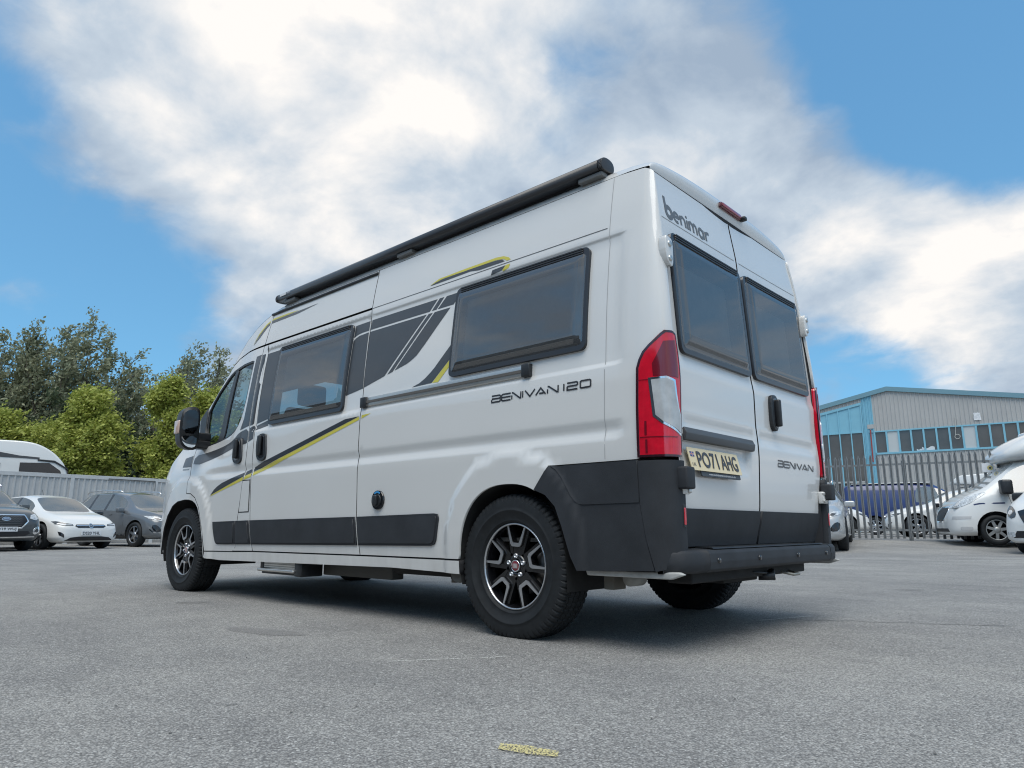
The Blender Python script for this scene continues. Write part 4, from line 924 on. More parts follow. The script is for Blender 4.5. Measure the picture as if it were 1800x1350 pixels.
# ================================================================== the setting
HO = (-16.576, 23.1); HW = np.array([3.3635, 4.1]); HW = HW / np.linalg.norm(HW)          # hoarding: start and run (u, d)
def rise_all(u, d):
    s_ = -(u - HO[0]) * HW[1] + (d - HO[1]) * HW[0]                                        # metres behind the hoarding
    return rise(u, d) + .62 * sst(.3, 2.2, s_) * sst(4, -4, u)
def asphalt():
    m = bpy.data.materials.new('asphalt'); m.use_nodes = True; t = m.node_tree; p = t.nodes['Principled BSDF']; L = t.links
    co = t.nodes.new('ShaderNodeTexCoord').outputs['Object']
    def noise(s, d=4, r=.6):
        n = t.nodes.new('ShaderNodeTexNoise'); n.inputs['Scale'].default_value = s; n.inputs['Detail'].default_value = d; n.inputs['Roughness'].default_value = r; L.new(co, n.inputs[0]); return n.outputs[0]
    def ramp(x, p0, c0, p1, c1):
        r = t.nodes.new('ShaderNodeValToRGB'); L.new(x, r.inputs[0]); e = r.color_ramp.elements; e[0].position = p0; e[1].position = p1; e[0].color = (*c0, 1); e[1].color = (*c1, 1); return r.outputs[0]
    def mul(a, b):
        x = t.nodes.new('ShaderNodeMix'); x.data_type = 'RGBA'; x.blend_type = 'MULTIPLY'; x.inputs[0].default_value = 1; L.new(a, x.inputs[6]); L.new(b, x.inputs[7]); return x.outputs[2]
    vo = t.nodes.new('ShaderNodeTexVoronoi'); vo.inputs['Scale'].default_value = 165; vo.inputs['Randomness'].default_value = 1; L.new(co, vo.inputs['Vector'])
    stone = t.nodes.new('ShaderNodeSeparateColor'); L.new(vo.outputs['Color'], stone.inputs[0])
    grain = ramp(stone.outputs[0], 0, (.245, .242, .234), 1, (.53, .518, .493))
    edge = ramp(vo.outputs['Distance'], .25, (1, 1, 1), .75, (.55, .55, .56))
    patch = ramp(noise(.55, 6, .62), .32, (.80, .80, .81), .70, (1.12, 1.11, 1.09))
    streak = ramp(noise(2.6, 7, .7), .30, (.86, .86, .86), .66, (1.07, 1.07, 1.06))
    mp = t.nodes.new('ShaderNodeMapping'); mp.inputs['Rotation'].default_value = (0, 0, .72); mp.inputs['Scale'].default_value = (.22, 1.5, 1); L.new(co, mp.inputs[0])
    ns = t.nodes.new('ShaderNodeTexNoise'); ns.inputs['Scale'].default_value = .9; ns.inputs['Detail'].default_value = 7; ns.inputs['Roughness'].default_value = .65; L.new(mp.outputs[0], ns.inputs[0])
    track = ramp(ns.outputs[0], .35, (.88, .88, .88), .65, (1.08, 1.075, 1.06))
    spots = ramp(noise(38, 2, .5), .68, (1, 1, 1), .80, (.62, .62, .64))
    fleck = t.nodes.new('ShaderNodeMix'); fleck.data_type = 'RGBA'; c = mul(mul(mul(mul(mul(grain, edge), patch), streak), spots), track)
    fl = ramp(stone.outputs[1], .955, (0, 0, 0), .985, (1, 1, 1)); L.new(fl, fleck.inputs[0]); L.new(c, fleck.inputs[6]); fleck.inputs[7].default_value = (.55, .54, .51, 1)
    L.new(fleck.outputs[2], p.inputs['Base Color']); p.inputs['Roughness'].default_value = .82; p.inputs['Specular IOR Level'].default_value = .35
    b1 = t.nodes.new('ShaderNodeBump'); b1.inputs['Strength'].default_value = .9; b1.inputs['Distance'].default_value = .004; b1.invert = True; L.new(vo.outputs['Distance'], b1.inputs['Height'])
    b2 = t.nodes.new('ShaderNodeBump'); b2.inputs['Strength'].default_value = .5; b2.inputs['Distance'].default_value = .01; L.new(noise(30, 5, .7), b2.inputs['Height']); L.new(b1.outputs[0], b2.inputs['Normal'])
    L.new(b2.outputs[0], p.inputs['Normal']); return m
us = np.concatenate([[-1500, -500, -160, -90], np.linspace(-60, 60, 121), [90, 160, 500, 1500]]); ds = np.concatenate([[-1200, -300, -80], np.linspace(-30, 70, 101), [100, 160, 500, 2500]])
V = [(*(C2 + a * R2 + b * F2), float(rise_all(a, b))) for a in us for b in ds]
tag(mesh('asphalt_yard', V, grid_faces(len(us), len(ds)), asphalt(), None, True), kind='structure')
def paint(name, col, thr):
    m = bpy.data.materials.new(name); m.use_nodes = True; t = m.node_tree; p = t.nodes['Principled BSDF']; p.inputs['Base Color'].default_value = (*col, 1); p.inputs['Roughness'].default_value = .8
    o = t.nodes['Material Output']; tr = t.nodes.new('ShaderNodeBsdfTransparent'); mx = t.nodes.new('ShaderNodeMixShader')
    co = t.nodes.new('ShaderNodeTexCoord'); n = t.nodes.new('ShaderNodeTexNoise'); n.inputs['Scale'].default_value = 190; n.inputs['Detail'].default_value = 4; t.links.new(co.outputs['Object'], n.inputs[0])
    r = t.nodes.new('ShaderNodeValToRGB'); t.links.new(n.outputs[0], r.inputs[0]); r.color_ramp.elements[0].position = thr; r.color_ramp.elements[1].position = thr + .05
    t.links.new(r.outputs[0], mx.inputs[0]); t.links.new(tr.outputs[0], mx.inputs[1]); t.links.new(p.outputs[0], mx.inputs[2]); t.links.new(mx.outputs[0], o.inputs[0]); return m
def marking(name, pts, m, z=.004):
    o = mesh(name, [(x, y, z) for x, y in pts], [tuple(range(len(pts)))], m); return tag(o, kind='structure')
def lin(a, b, w):
    a, b = np.array(a), np.array(b); n = b - a; n = np.array([-n[1], n[0]]) / np.linalg.norm(n) * w / 2; return [a + n, b + n, b - n, a - n]
WP = paint('worn_white_paint', (.66, .65, .62), .50); YP = paint('worn_yellow_paint', (.62, .54, .25), .455)
ymk = [C2 + u_ * R2 + d_ * F2 for u_, d_ in ((-.030, 1.985), (.045, 1.962), (.118, 1.915), (.112, 1.872), (.04, 1.893), (-.035, 1.935))]
marking('yellow_floor_mark', ymk, YP)
marking('white_floor_mark', lin(C2 + -.515 * R2 + 3.13 * F2, C2 + -.16 * R2 + 3.21 * F2, .009), paint('thin_white', (.7, .69, .66), .47))
marking('white_floor_mark', lin((-.648, -.50), (-.80, -.95), .035), WP)
marking('white_floor_mark', lin((-.30, 1.52), (-.36, 1.40), .02), WP)
for a, b in (((12.2, 20.6), (9.6, 20.9)), ):
    marking('white_floor_mark', lin(C2 + 9.0 * R2 + 12.4 * F2, C2 + 7.4 * R2 + 12.2 * F2, .07), WP)
for u0, d0, u1, d1 in ((-10.0, 16.6, -12.3, 15.2), (-11.2, 18.9, -8.2, 19.3)):
    marking('parking_line', lin(C2 + u0 * R2 + d0 * F2, C2 + u1 * R2 + d1 * F2, .08), WP)
# damp stain
st = [C2 + u_ * R2 + d_ * F2 for u_, d_ in ((-1.62, 4.22), (-1.40, 4.14), (-1.15, 4.0), (-1.05, 3.86), (-1.2, 3.84), (-1.42, 3.94), (-1.60, 4.1))]
marking('damp_stain', chaikin([tuple(q) for q in st], 2).tolist(), paint('damp', (.27, .263, .255), .50))
ck = [np.array((-.62, -.62)) + t_ * np.array((-1.15, -.62)) + .025 * np.array((rng.normal(), rng.normal())) for t_ in np.linspace(0, 1, 16)]
marking('surface_crack', [q + np.array((.004, -.004)) for q in ck] + [q - np.array((.004, -.004)) for q in ck[::-1]], paint('crack', (.05, .05, .05), .40), .003)
for u_, d_, r_ in ((-2.4, 5.5, .12), (3.6, 6.6, .12), (.35, 4.9, .05), (-.9, 2.4, .025)):
    marking('oil_spot', [C2 + (u_ + r_ * (1 + .25 * math.sin(3 * t)) * math.cos(t)) * R2 + (d_ + r_ * (1 + .3 * math.cos(2 * t)) * math.sin(t)) * F2 for t in np.linspace(0, 2 * math.pi, 24, endpoint=False)], paint('oil', (.20, .197, .19), .53), .0035)
# loose chippings
P_, F_ = [], []
for i in range(260):
    d_ = 1.5 + 6 * rng.random() ** 1.7; u_ = (rng.random() - .5) * 1.5 * d_; c = np.array(yard(u_, d_, .001)); s_ = .0018 + .004 * rng.random() ** 2
    v = c + (rng.random((6, 3)) - .5) * .5 * s_ + s_ * np.array([[1, 0, .3], [-1, 0, .3], [0, 1, .3], [0, -1, .3], [0, 0, 1], [0, 0, -.2]]); n = len(P_) * 6; P_.append(v)
    F_ += [(n + a, n + b, n + 4) for a, b in ((0, 2), (2, 1), (1, 3), (3, 0))]
tag(mesh('loose_chippings', np.concatenate(P_), F_, mat('chip', (.30, .29, .27), .9, vcol=(.03, .03, .03), vscale=3)), 'scattered stone chippings on the asphalt', 'chippings', kind='stuff')

# ---------------- corrugated hoarding on the left
def frame_root(name, u0, d0, w, label, cat):
    p = C2 + u0 * R2 + d0 * F2; ww = w[0] * R2 + w[1] * F2; return empty(name, (p[0], p[1], 0), math.atan2(ww[1], ww[0]), label, cat)
def corr(t0, t1, zlo, zhi, pitch, dep, duty=.35, sl=.03):
    """corrugated sheet facing -y; zlo/zhi functions of t"""
    ts = []; t = t0
    while t < t1 - 1e-6:
        for a, y in ((0, 0), (pitch * (1 - duty) - sl, 0), (pitch * (1 - duty), -dep), (pitch - sl, -dep), (pitch - .0005, 0)):
            if t + a <= t1: ts.append((t + a, y))
        t += pitch
    ts.append((t1, 0)); V = [(a, y, zlo(a)) for a, y in ts] + [(a, y, zhi(a)) for a, y in ts]; n = len(ts)
    return V, [(i, i + 1, n + i + 1, n + i) for i in range(n - 1)]
HG = mat('galvanised_sheet', (.46, .47, .47), .5, var=.09, vscale=3); HG2 = mat('galvanised_rail', (.52, .53, .53), .5, var=.08, vscale=4)
hoard = frame_root('sheet_hoarding', *HO, HW, 'pale grey corrugated metal hoarding running behind the parked cars', 'fence')
for k in range(-3, 7):
    a = 2.04 + 2.85 * k
    mesh('sheet_panel', *corr(a + .06, a + 2.79, lambda t: .12, lambda t: 2.24, .19, .035), HG, hoard)
    v, f = box(a - .06, a + .06, -.05, .05, -.1, 2.36, .006); mesh('post', v, f, HG2, hoard)
    v, f = box(a + .062, a + 2.788, -.045, .03, 2.235, 2.365, .006); mesh('top_rail', v, f, HG2, hoard)
v, f = tube([(3.2, -.06, 2.20), (3.2, -.06, 2.27), (4.85, -.06, 2.255), (4.86, -.06, 1.9)], .012, 6); mesh('cable', v, f, BLACK, hoard)

# ---------------- palisade fence on the right
PA = (8.686, 19.6); PW = np.array([12.662 - 8.686, -2.0]); PW = PW / np.linalg.norm(PW)
pal = frame_root('palisade_fence', *PA, PW, 'grey steel palisade fence with pointed pales in front of the blue-trimmed warehouse', 'fence')
PG = mat('galvanised_pale', (.21, .22, .225), .5, metal=.2, var=.18, vscale=5)
sec = [(-.034, .0), (-.026, -.014), (-.012, -.018), (-.006, .004), (.006, .004), (.012, -.018), (.026, -.014), (.034, .0)]
lev = [(.27, 1), (2.33, 1), (2.38, 1.15), (2.42, .7), (2.475, .12)]
V = [(x * s_, y, z) for z, s_ in lev for x, y in sec]; F = [(i * 8 + j, i * 8 + j + 1, (i + 1) * 8 + j + 1, (i + 1) * 8 + j) for i in range(4) for j in range(7)]
pm = None
for k in range(-30, 58):
    if pm is None: o = mesh('pale', V, F, PG, pal); pm = o.data
    else: o = bpy.data.objects.new('pale', pm); COL.objects.link(o); o.parent = pal
    o.location = (.15 * k + .09, 0, (rng.random() - .5) * .02); o.rotation_euler = (0, R((rng.random() - .5) * .9), 0)
for z in (2.205, .485): v, f = box(-4.5, 8.8, .006, .05, z - .025, z + .025); mesh('rail', v, f, PG, pal)
for t_ in (-3.6, -.86, 1.9, 4.64, 7.4): v, f = box(t_ - .05, t_ + .05, .05, .13, 0, 2.3); mesh('post', v, f, PG, pal)
sg = frame_root('warning_sign', *PA, PW, 'small pale sign with a yellow disc wired to the palisade fence', 'sign'); sg.location.z = 2.02
v, f = box(3.63, 3.88, -.035, -.03, -.10, .13, .002); mesh('plate', v, f, PLATE_W, sg)
v, f = xf(lathe([(.001, -.037), (.062, -.037), (.062, -.0355)], 20), Matrix.Translation((3.80, 0, .01))); mesh('disc', v, f, mat('sign_yellow', (.55, .48, .20), .5), sg)
v, f = xf(lathe([(.001, -.039), (.026, -.039), (.026, -.0375)], 16), Matrix.Translation((3.80, 0, .01))); mesh('symbol', v, f, PTXT, sg)

# ---------------- warehouse
BO = (20.704, 40.0); BWd = np.array([26.406 - 20.704, -4.0]); BWd = BWd / np.linalg.norm(BWd)
B = frame_root('warehouse', *BO, BWd, 'low-pitched warehouse with grey ribbed cladding, blue trim and a band of windows', 'building')
CG = mat('grey_cladding', (.43, .425, .41), .6, var=.07, vscale=.8); BLU = mat('blue_trim', (.22, .48, .60), .5, var=.05, vscale=2); BLF = mat('fascia_teal', (.16, .30, .36), .5)
PANE = mat('window_glass', (.085, .085, .082), .10, spec=.6, coat=.4, var=.25, vscale=.9); PALE = mat('pale_infill', (.52, .55, .55), .5)
def gz(t): return 8.32 - (.83 - t) * .208 if t < .83 else 8.32 - (t - .83) * .172
mesh('upper_wall', *corr(.0, 14, lambda t: 5.92, lambda t: gz(t) - .06, .205, .03), CG, B)
mesh('lower_wall', *corr(.0, 14, lambda t: 0, lambda t: 4.62, .205, .03), CG, B)
mesh('wall_strip', *corr(-8, -.56, lambda t: 7.76 + t * .195, lambda t: gz(t) - .06, .205, .03), CG, B)
mesh('blue_column', *corr(-.56, -.0, lambda t: 0, lambda t: gz(t) - .10, .14, .05), BLU, B)
mesh('side_wall', [(14, 0, 0), (14, 20, 0), (14, 20, gz(14)), (14, 0, gz(14)), (-8, 0, 0), (-8, 20, 0), (-8, 20, gz(-8)), (-8, 0, gz(-8)), (-8, 20, gz(-8)), (.83, 20, gz(.83)), (14, 20, gz(14)), (14, 20, 0), (-8, 20, 0)], [(0, 1, 2, 3), (4, 7, 6, 5), (8, 9, 10, 11, 12)], CG, B)
V = []
for y in (-.12, 20.1): V += [(-8.2, y, gz(-8.2)), (.83, y, gz(.83)), (14.2, y, gz(14.2)), (-8.2, y, gz(-8.2) + .1), (.83, y, gz(.83) + .1), (14.2, y, gz(14.2) + .1)]
mesh('roof', V, [(3, 4, 10, 9), (4, 5, 11, 10), (0, 6, 7, 1), (1, 7, 8, 2)], mat('roof_sheet', (.25, .27, .28), .6), B)
mesh('fascia', [(t, -.13, gz(t) - dz) for dz in (.14, -.115) for t in (-8.2, .83, 14.2)], [(0, 1, 4, 3), (1, 2, 5, 4)], BLF, B)
mesh('soffit', [(t, y, gz(t) - .142) for y in (-.13, .06) for t in (-8.2, .83, 14.2)], [(0, 1, 4, 3), (1, 2, 5, 4)], BLF, B)
v, f = box(-.30, 14, -.05, .05, 5.87, 5.94); mesh('window_head', v, f, BLU, B)
v, f = box(-.0, 14, -.07, .05, 4.60, 4.70); mesh('window_sill', v, f, BLU, B)
for k in range(23):
    a = -.06 + .608 * k
    v, f = box(a, a + .09, -.045, .06, 4.70, 5.87); wf = mesh('window', v, f, BLU, B)
    if k < 22:
        pl = k in (1, 7, 13); v, f = box(a + .09, a + .608, .03 if not pl else .0, .05, 4.70, 5.87); mesh('pane', v, f, PALE if pl else PANE, wf)
for k in range(-9, 3):
    a = -.60 - .62 * (2 - k)
    v, f = box(a - .03, a + .03, -.05, .05, .3, 7.73 + (a) * .195); wf = mesh('window', v, f, BLU, B)
    if k < 2:
        v, f = box(a + .03, a + .59, .02, .04, .9, 5.90); mesh('pane', v, f, PANE, wf)
        V = [(a + .03, .0, 5.98), (a + .59, .0, 5.98), (a + .59, .0, 7.70 + (a + .59) * .195), (a + .03, .0, 7.70 + (a + .03) * .195)]; mesh('infill_panel', V, [(0, 1, 2, 3)], BLU, B)
mesh('bay_head', [(-8, -.055, 7.62 - 8 * .195), (-.56, -.055, 7.62 - .56 * .195), (-.56, -.055, 7.77 - .56 * .195), (-8, -.055, 7.77 - 8 * .195)], [(0, 1, 2, 3)], BLU, B)
for z, h in ((5.90, .08), (3.05, .10), (.3, .6)): v, f = box(-8, -.57, -.03, .05, z, z + h); mesh('bay_transom', v, f, BLU if z > 5 else CG, B)
v, f = box(-.34, .0, -.06, .0, 6.10, 6.34); mesh('cladding_end', v, f, CG, B)
v, f = tube([(-.19, -.1, 6.03), (-.21, -.1, 4.2)], .035, 8); mesh('red_pipe', v, f, mat('red_pipe', (.35, .06, .05), .5), B)
v, f = tube([(3.98, -.06, 6.42), (3.95, -.06, 5.9), (3.90, -.06, 5.42)] + [(3.98 + .12 * math.cos(t), -.07, 5.34 + .12 * math.sin(t)) for t in np.linspace(2.6, 9.0, 22)], .016, 6); mesh('hanging_hose', v, f, mat('hose', (.50, .50, .47), .6), B)
V = [(4.80 + .32 * a + .03 * rng.random(), -.045 - .02 * rng.random(), 6.13 + .40 * b + .03 * rng.random()) for a in np.linspace(0, 1, 6) for b in np.linspace(0, 1, 6)]; mesh('paper_notice', V, grid_faces(6, 6), mat('paper', (.70, .71, .72), .7), B)
for t0, t1, z1 in ((2.0, 2.25, 4.80), (2.26, 2.86, 4.90)):
    V = [(t0 + (t1 - t0) * a, .012 - .01 * b, 4.71 + (z1 - 4.71) * b * (.8 + .3 * math.sin(7 * a + t0))) for a in np.linspace(0, 1, 7) for b in (0, 1)]; mesh('stored_paper', V, grid_faces(7, 2), mat('paper', (.7, .71, .72)), B)

# ---------------- trees
def leaf_mat(name, col, col2):
    m = bpy.data.materials.new(name); m.use_nodes = True; t = m.node_tree; t.nodes.clear(); o = t.nodes.new('ShaderNodeOutputMaterial')
    co = t.nodes.new('ShaderNodeNewGeometry'); r = t.nodes.new('ShaderNodeValToRGB'); t.links.new(co.outputs['Random Per Island'], r.inputs[0])
    r.color_ramp.elements[0].color = (*col, 1); r.color_ramp.elements[1].color = (*col2, 1)
    d = t.nodes.new('ShaderNodeBsdfPrincipled'); d.inputs['Roughness'].default_value = .6; d.inputs['Specular IOR Level'].default_value = .3; tl = t.nodes.new('ShaderNodeBsdfTranslucent'); mx = t.nodes.new('ShaderNodeMixShader'); mx.inputs[0].default_value = .35
    t.links.new(r.outputs[0], d.inputs[0]); t.links.new(r.outputs[0], tl.inputs[0]); t.links.new(d.outputs[0], mx.inputs[1]); t.links.new(tl.outputs[0], mx.inputs[2]); t.links.new(mx.outputs[0], o.inputs[0]); return m
LIME = leaf_mat('lime_leaf', (.22, .27, .04), (.56, .58, .16)); DARKL = leaf_mat('dark_leaf', (.17, .195, .12), (.42, .43, .28)); MIDL = leaf_mat('shrub_leaf', (.04, .06, .028), (.10, .125, .06))
BARK = mat('bark', (.10, .085, .065), .9, var=.3, vscale=8)
def leaves(centres, dirs, n, spread, size, m, par, rs, wind=(0, 0, 0), asp=.55):
    """n leaves round each spray centre; returns one mesh"""
    c = np.repeat(centres, n, 0); dr = np.repeat(dirs, n, 0); k = len(c)
    pos = c + rs.normal(0, 1, (k, 3)) * spread + dr * (rs.random((k, 1)) - .5) * spread * 5
    ax = dr * .8 + rs.normal(0, .7, (k, 3)) + np.array(wind); ax /= np.linalg.norm(ax, axis=1)[:, None]
    nn = rs.normal(0, 1, (k, 3)) + np.array([0, 0, .7]); w_ = np.cross(ax, nn); w_ /= np.linalg.norm(w_, axis=1)[:, None]
    s_ = size * (.6 + .8 * rs.random((k, 1))); V = np.stack([pos - ax * s_ * .5, pos + w_ * s_ * asp * .5 - ax * .05 * s_, pos + ax * s_ * .5, pos - w_ * s_ * asp * .5 - ax * .05 * s_], 1).reshape(-1, 3)
    me = bpy.data.meshes.new('crown'); me.vertices.add(len(V)); me.vertices.foreach_set('co', V.ravel().astype(np.float32))
    me.loops.add(4 * k); me.loops.foreach_set('vertex_index', np.arange(4 * k, dtype=np.int32)); me.polygons.add(k); me.polygons.foreach_set('loop_start', np.arange(0, 4 * k, 4, dtype=np.int32)); me.polygons.foreach_set('loop_total', np.full(k, 4, dtype=np.int32))
    me.materials.append(m); me.update(calc_edges=True); me.validate(); o = bpy.data.objects.new('crown', me); COL.objects.link(o); o.parent = par; return o
def broad_tree(name, label, u, d, h, z0, lobes, m, seed, sprays=900, n=22, size=.16, wind=(0, 0, 0), group=None, spread=.13):
    """crown of drooping leafy boughs: each lobe carries boughs, each bough a string of sprays"""
    rs = np.random.default_rng(seed); t = empty(name, yard(u, d, z0), 0, label, 'tree', group); ux_ = np.array([*R2, 0]); fx = np.array([*F2, 0])
    cs, ds_ = [], []; tot = sum(l[3] * l[3] for l in lobes); limbs = []; twigs = []
    for a, b, zc, r, sz in lobes:
        cc = a * ux_ + b * fx + np.array([0, 0, zc]); limbs.append((cc, r * sz)); nb = max(6, int(sprays * r * r / tot / 9))
        for k in range(nb):
            v = rs.normal(0, 1, 3); v /= np.linalg.norm(v)
            if v[2] < -.45: v[2] *= -1
            rad = r * (.55 + .72 * rs.random() ** 1.2); e_ = cc + v * rad * np.array([1, 1, sz]) + np.array(wind) * .35 * rad; s0 = cc + v * rad * .18
            mid_ = (s0 + e_) / 2 + np.array([0, 0, .22 * rad]); twigs.append((s0, mid_, e_)); f = rs.random(9) ** .6
            pp = s0 * ((1 - f) ** 2)[:, None] + 2 * mid_ * (f * (1 - f))[:, None] + e_ * (f * f)[:, None]; cs.append(pp + rs.normal(0, .10, (9, 3))); g_ = v * .8 + np.array([0, 0, -.25]) + np.array(wind) * 1.4; ds_.append(np.repeat((g_ / np.linalg.norm(g_))[None], 9, 0))
    leaves(np.concatenate(cs), np.concatenate(ds_), n, spread, size, m, t, rs, wind)
    tz = min(l[2] for l in lobes); p0 = [(0, 0, -.3), (.05, .03, tz * .5), (-.03, .05, tz), (0, 0, h * .72)]
    v, f = tube(p0, [.17, .14, .11, .04], 8); mesh('trunk', v, f, BARK, t, True)
    for cc, r in limbs:
        st_ = np.array([0, 0, max(tz * .7, cc[2] - r * 1.0)]); md = (st_ + cc) / 2 + np.array([0, 0, -.15]); v, f = tube([st_, md, cc, cc + np.array([.1, .1, r * .6])], [.075, .055, .035, .012], 6); mesh('limb', v, f, BARK, t, True)
    v, f = join(*[tube(list(b), [.022, .015, .006], 4) for b in twigs]); tag(mesh('twigs', v, f, BARK, t, True), kind='stuff')
    return t
def sweep_tree(name, label, u, d, h, z0, wid, m, seed, leaders=7, group=None, size=.24, n=13, base=.10):
    """tall tree of upswept plumes leaning with the wind, with sky between the plumes"""
    rs = np.random.default_rng(seed); t = empty(name, yard(u, d, z0), 0, label, 'tree', group); cs, ds_ = [], []; bv = []
    ux_ = np.array([*R2, 0]); fx = np.array([*F2, 0]); up_ = np.array([0, 0, 1.0])
    for i in range(leaders):
        q = i / (leaders - 1) * 2 - 1; a = q * wid * (.85 + .3 * rs.random()); b = rs.normal(0, wid * .35); top_ = h * (1 - .34 * q * q) * (.84 + .18 * rs.random()); zb = h * base * (1 + 2 * abs(q)) + .4
        p0 = a * .25 * ux_ + b * .3 * fx + up_ * zb; p3 = (a + .10 * top_ * .5) * ux_ + b * fx + up_ * top_; p1 = a * .55 * ux_ + b * .7 * fx + up_ * (zb + (top_ - zb) * .35)
        bv.append((p0, p1, (p1 + p3) / 2 + ux_ * -.15, p3)); L_ = top_ - zb
        for k in range(int(L_ * 3.6)):
            f = (k + rs.random()) / (L_ * 3.6); c = p0 * (1 - f) ** 2 + 2 * p1 * f * (1 - f) + p3 * f * f; an = rs.random() * 6.283; r = wid * .44 * (1.05 - f) ** .7 * (.4 + .8 * rs.random()) + .25
            o_ = math.cos(an) * ux_ + math.sin(an) * fx; e_ = c + o_ * r + up_ * r * (1.0 + .5 * rs.random()) + ux_ * r * .45; mid_ = c + (e_ - c) * .55 - up_ * .1 * r
            if rs.random() < .5: bv.append((c, mid_, e_))
            ns = max(3, int(r * 7)); g = .15 + .85 * rs.random(ns); pp = c[None] * ((1 - g) ** 2)[:, None] + 2 * mid_[None] * (g * (1 - g))[:, None] + e_[None] * (g * g)[:, None]
            cs.append(pp + rs.normal(0, .12, (ns, 3))); ds_.append(np.repeat(((e_ - c) / np.linalg.norm(e_ - c))[None], ns, 0) + rs.normal(0, .25, (ns, 3)))
    leaves(np.concatenate(cs), np.concatenate(ds_), n, .14, size, m, t, rs, (ux_ * .4).tolist())
    v, f = tube([(0, 0, -.5), (0, 0, h * .3), (.1, .1, h * .6), (.1, 0, h * .8)], [.32, .24, .13, .03], 8); mesh('trunk', v, f, BARK, t, True)
    v, f = join(*[tube(list(b), np.linspace(.07 if len(b) == 4 else .03, .012, len(b)).tolist(), 5) for b in bv]); tag(mesh('branches', v, f, BARK, t, True), kind='stuff')
    return t
def pu(px, d, q0=.6): return (px - 900) / 1239.4 * (d * .98 + q0)
wl = tuple((R2[0] * .5, R2[1] * .5, .05))
g1 = 'lime-green trees behind the hoarding'
broad_tree('maple_tree', 'lime-green leafy tree cut off by the left edge, above the white motorhome', pu(8, 33), 33, 6.2, .62, [(-.5, 0, 4.2, 1.15, .9), (.7, .2, 3.7, .95, .95), (-1.5, 0, 3.6, 1.1, 1), (.2, -.3, 2.8, 1.0, .9)], LIME, 1, 950, wind=wl, group=g1)
broad_tree('maple_tree', 'largest lime-green bushy tree, right of the white motorhome roof', pu(143, 32.5), 32.5, 7.2, .62, [(.1, 0, 4.6, 1.1, 1.0), (-1.15, -.1, 3.9, .95, .95), (.95, 0, 3.7, 1.0, 1.0), (.0, -.5, 3.3, 1.3, .85), (-.15, 0, 5.5, .75, 1), (1.1, .2, 2.5, .8, .9), (-1.2, 0, 2.6, .9, .9), (.2, -.6, 2.1, 1.0, .8)], LIME, 2, 2000, wind=wl, group=g1)
broad_tree('maple_tree', 'tall lime-green tree with a bare trunk base, just left of the camper mirror', pu(292, 33.5), 33.5, 7.6, .62, [(-.45, 0, 5.5, .95, 1.0), (.35, 0, 4.4, 1.0, 1.0), (-.6, 0, 3.2, .95, 1.0), (.7, .1, 3.0, 1.0, 1.0), (-.2, 0, 6.3, .65, 1), (.1, -.3, 2.2, .8, .8)], LIME, 3, 1450, wind=wl, group=g1)
broad_tree('maple_tree', 'lime-green tree half hidden behind the camper mirror and cab', pu(354, 35), 35, 7.2, .62, [(0, 0, 5.7, .9, 1.0), (.5, 0, 4.3, 1.1, 1.0), (-.4, .2, 4.0, .9, 1.0), (.2, 0, 2.9, 1.1, 1)], LIME, 4, 1050, wind=wl, group=g1)
g2 = 'tall dark trees on the left skyline'
for i, (px_, d_, h_, w_, lb, bb) in enumerate(((-30, 50, 15.4, 4.4, 'tallest dark wind-swept tree at the left edge of the photograph', 9), (62, 52, 15.6, 4.2, 'dark wind-swept tree, second from the left edge on the skyline', 8), (132, 51, 15.6, 4.4, 'dark tree with an open spiky top, third from the left on the skyline', 9),
                                       (190, 53, 13.6, 3.2, 'shorter dark tree at the right end of the left-hand skyline clump', 6), (262, 50, 12.4, 2.2, 'small dark tree peeping out left above the tall lime-green tree', 4), (312, 51, 14.2, 3.0, 'airy dark tree rising between the lime-green trees and the cab', 6), (372, 50, 12.2, 2.6, 'dark tree showing just left of the camper windscreen pillar', 5))):
    sweep_tree('poplar_tree', lb, pu(px_, d_), d_, h_, .62, w_, DARKL, 20 + i, bb, g2)
for i, (px_, d_, h_, lb) in enumerate(((30, 44, 7.5, 'dark shrubby tree behind the leftmost lime-green tree'), (95, 45, 8.4, 'dark rounded tree behind the largest lime-green tree'), (240, 42, 5.6, 'dark shrub between the two big lime-green trees'), (345, 44, 5.5, 'dark shrub low behind the camper mirror'), (205, 46, 7.0, 'dark shrub right behind the largest lime-green tree'))):
    broad_tree('shrub', lb, pu(px_, d_), d_, h_, .62, [(0, 0, h_ * .55, h_ * .40, 1.05), (-1.6, 0, h_ * .4, h_ * .32, 1), (1.6, 0, h_ * .4, h_ * .33, 1), (0, 0, h_ * .22, h_ * .3, 1)], MIDL, 60 + i, 900, n=18, size=.26, group='dark shrubs behind the hoarding')

# ---------------- building added out of view for the van's paint and glass to reflect
S_ = empty('reflection_building', (8, 16.5, 0), 0, 'long dark-clad building added out of view for the camper van to reflect', 'building')
v, f = box(-26, 34, 0, 12, 0, 6.2); mesh('wall', v, f, mat('dark_cladding', (.09, .095, .10), .6, var=.2, vscale=.5), S_)
v, f = prism([(-26.4, 6.2), (-26.4, 6.5), (6, 6.5), (14, 7.6), (22, 6.5), (34.4, 6.5), (34.4, 6.2)], -.4, 12.4, 'xzy'); mesh('roof', v, f, mat('dark_roof', (.05, .05, .055), .7), S_)
for k in range(11): v, f = box(-24 + 5.2 * k, -20.8 + 5.2 * k, -.03, -.003, .3, 3.4); mesh('window', v, f, PANE, S_)


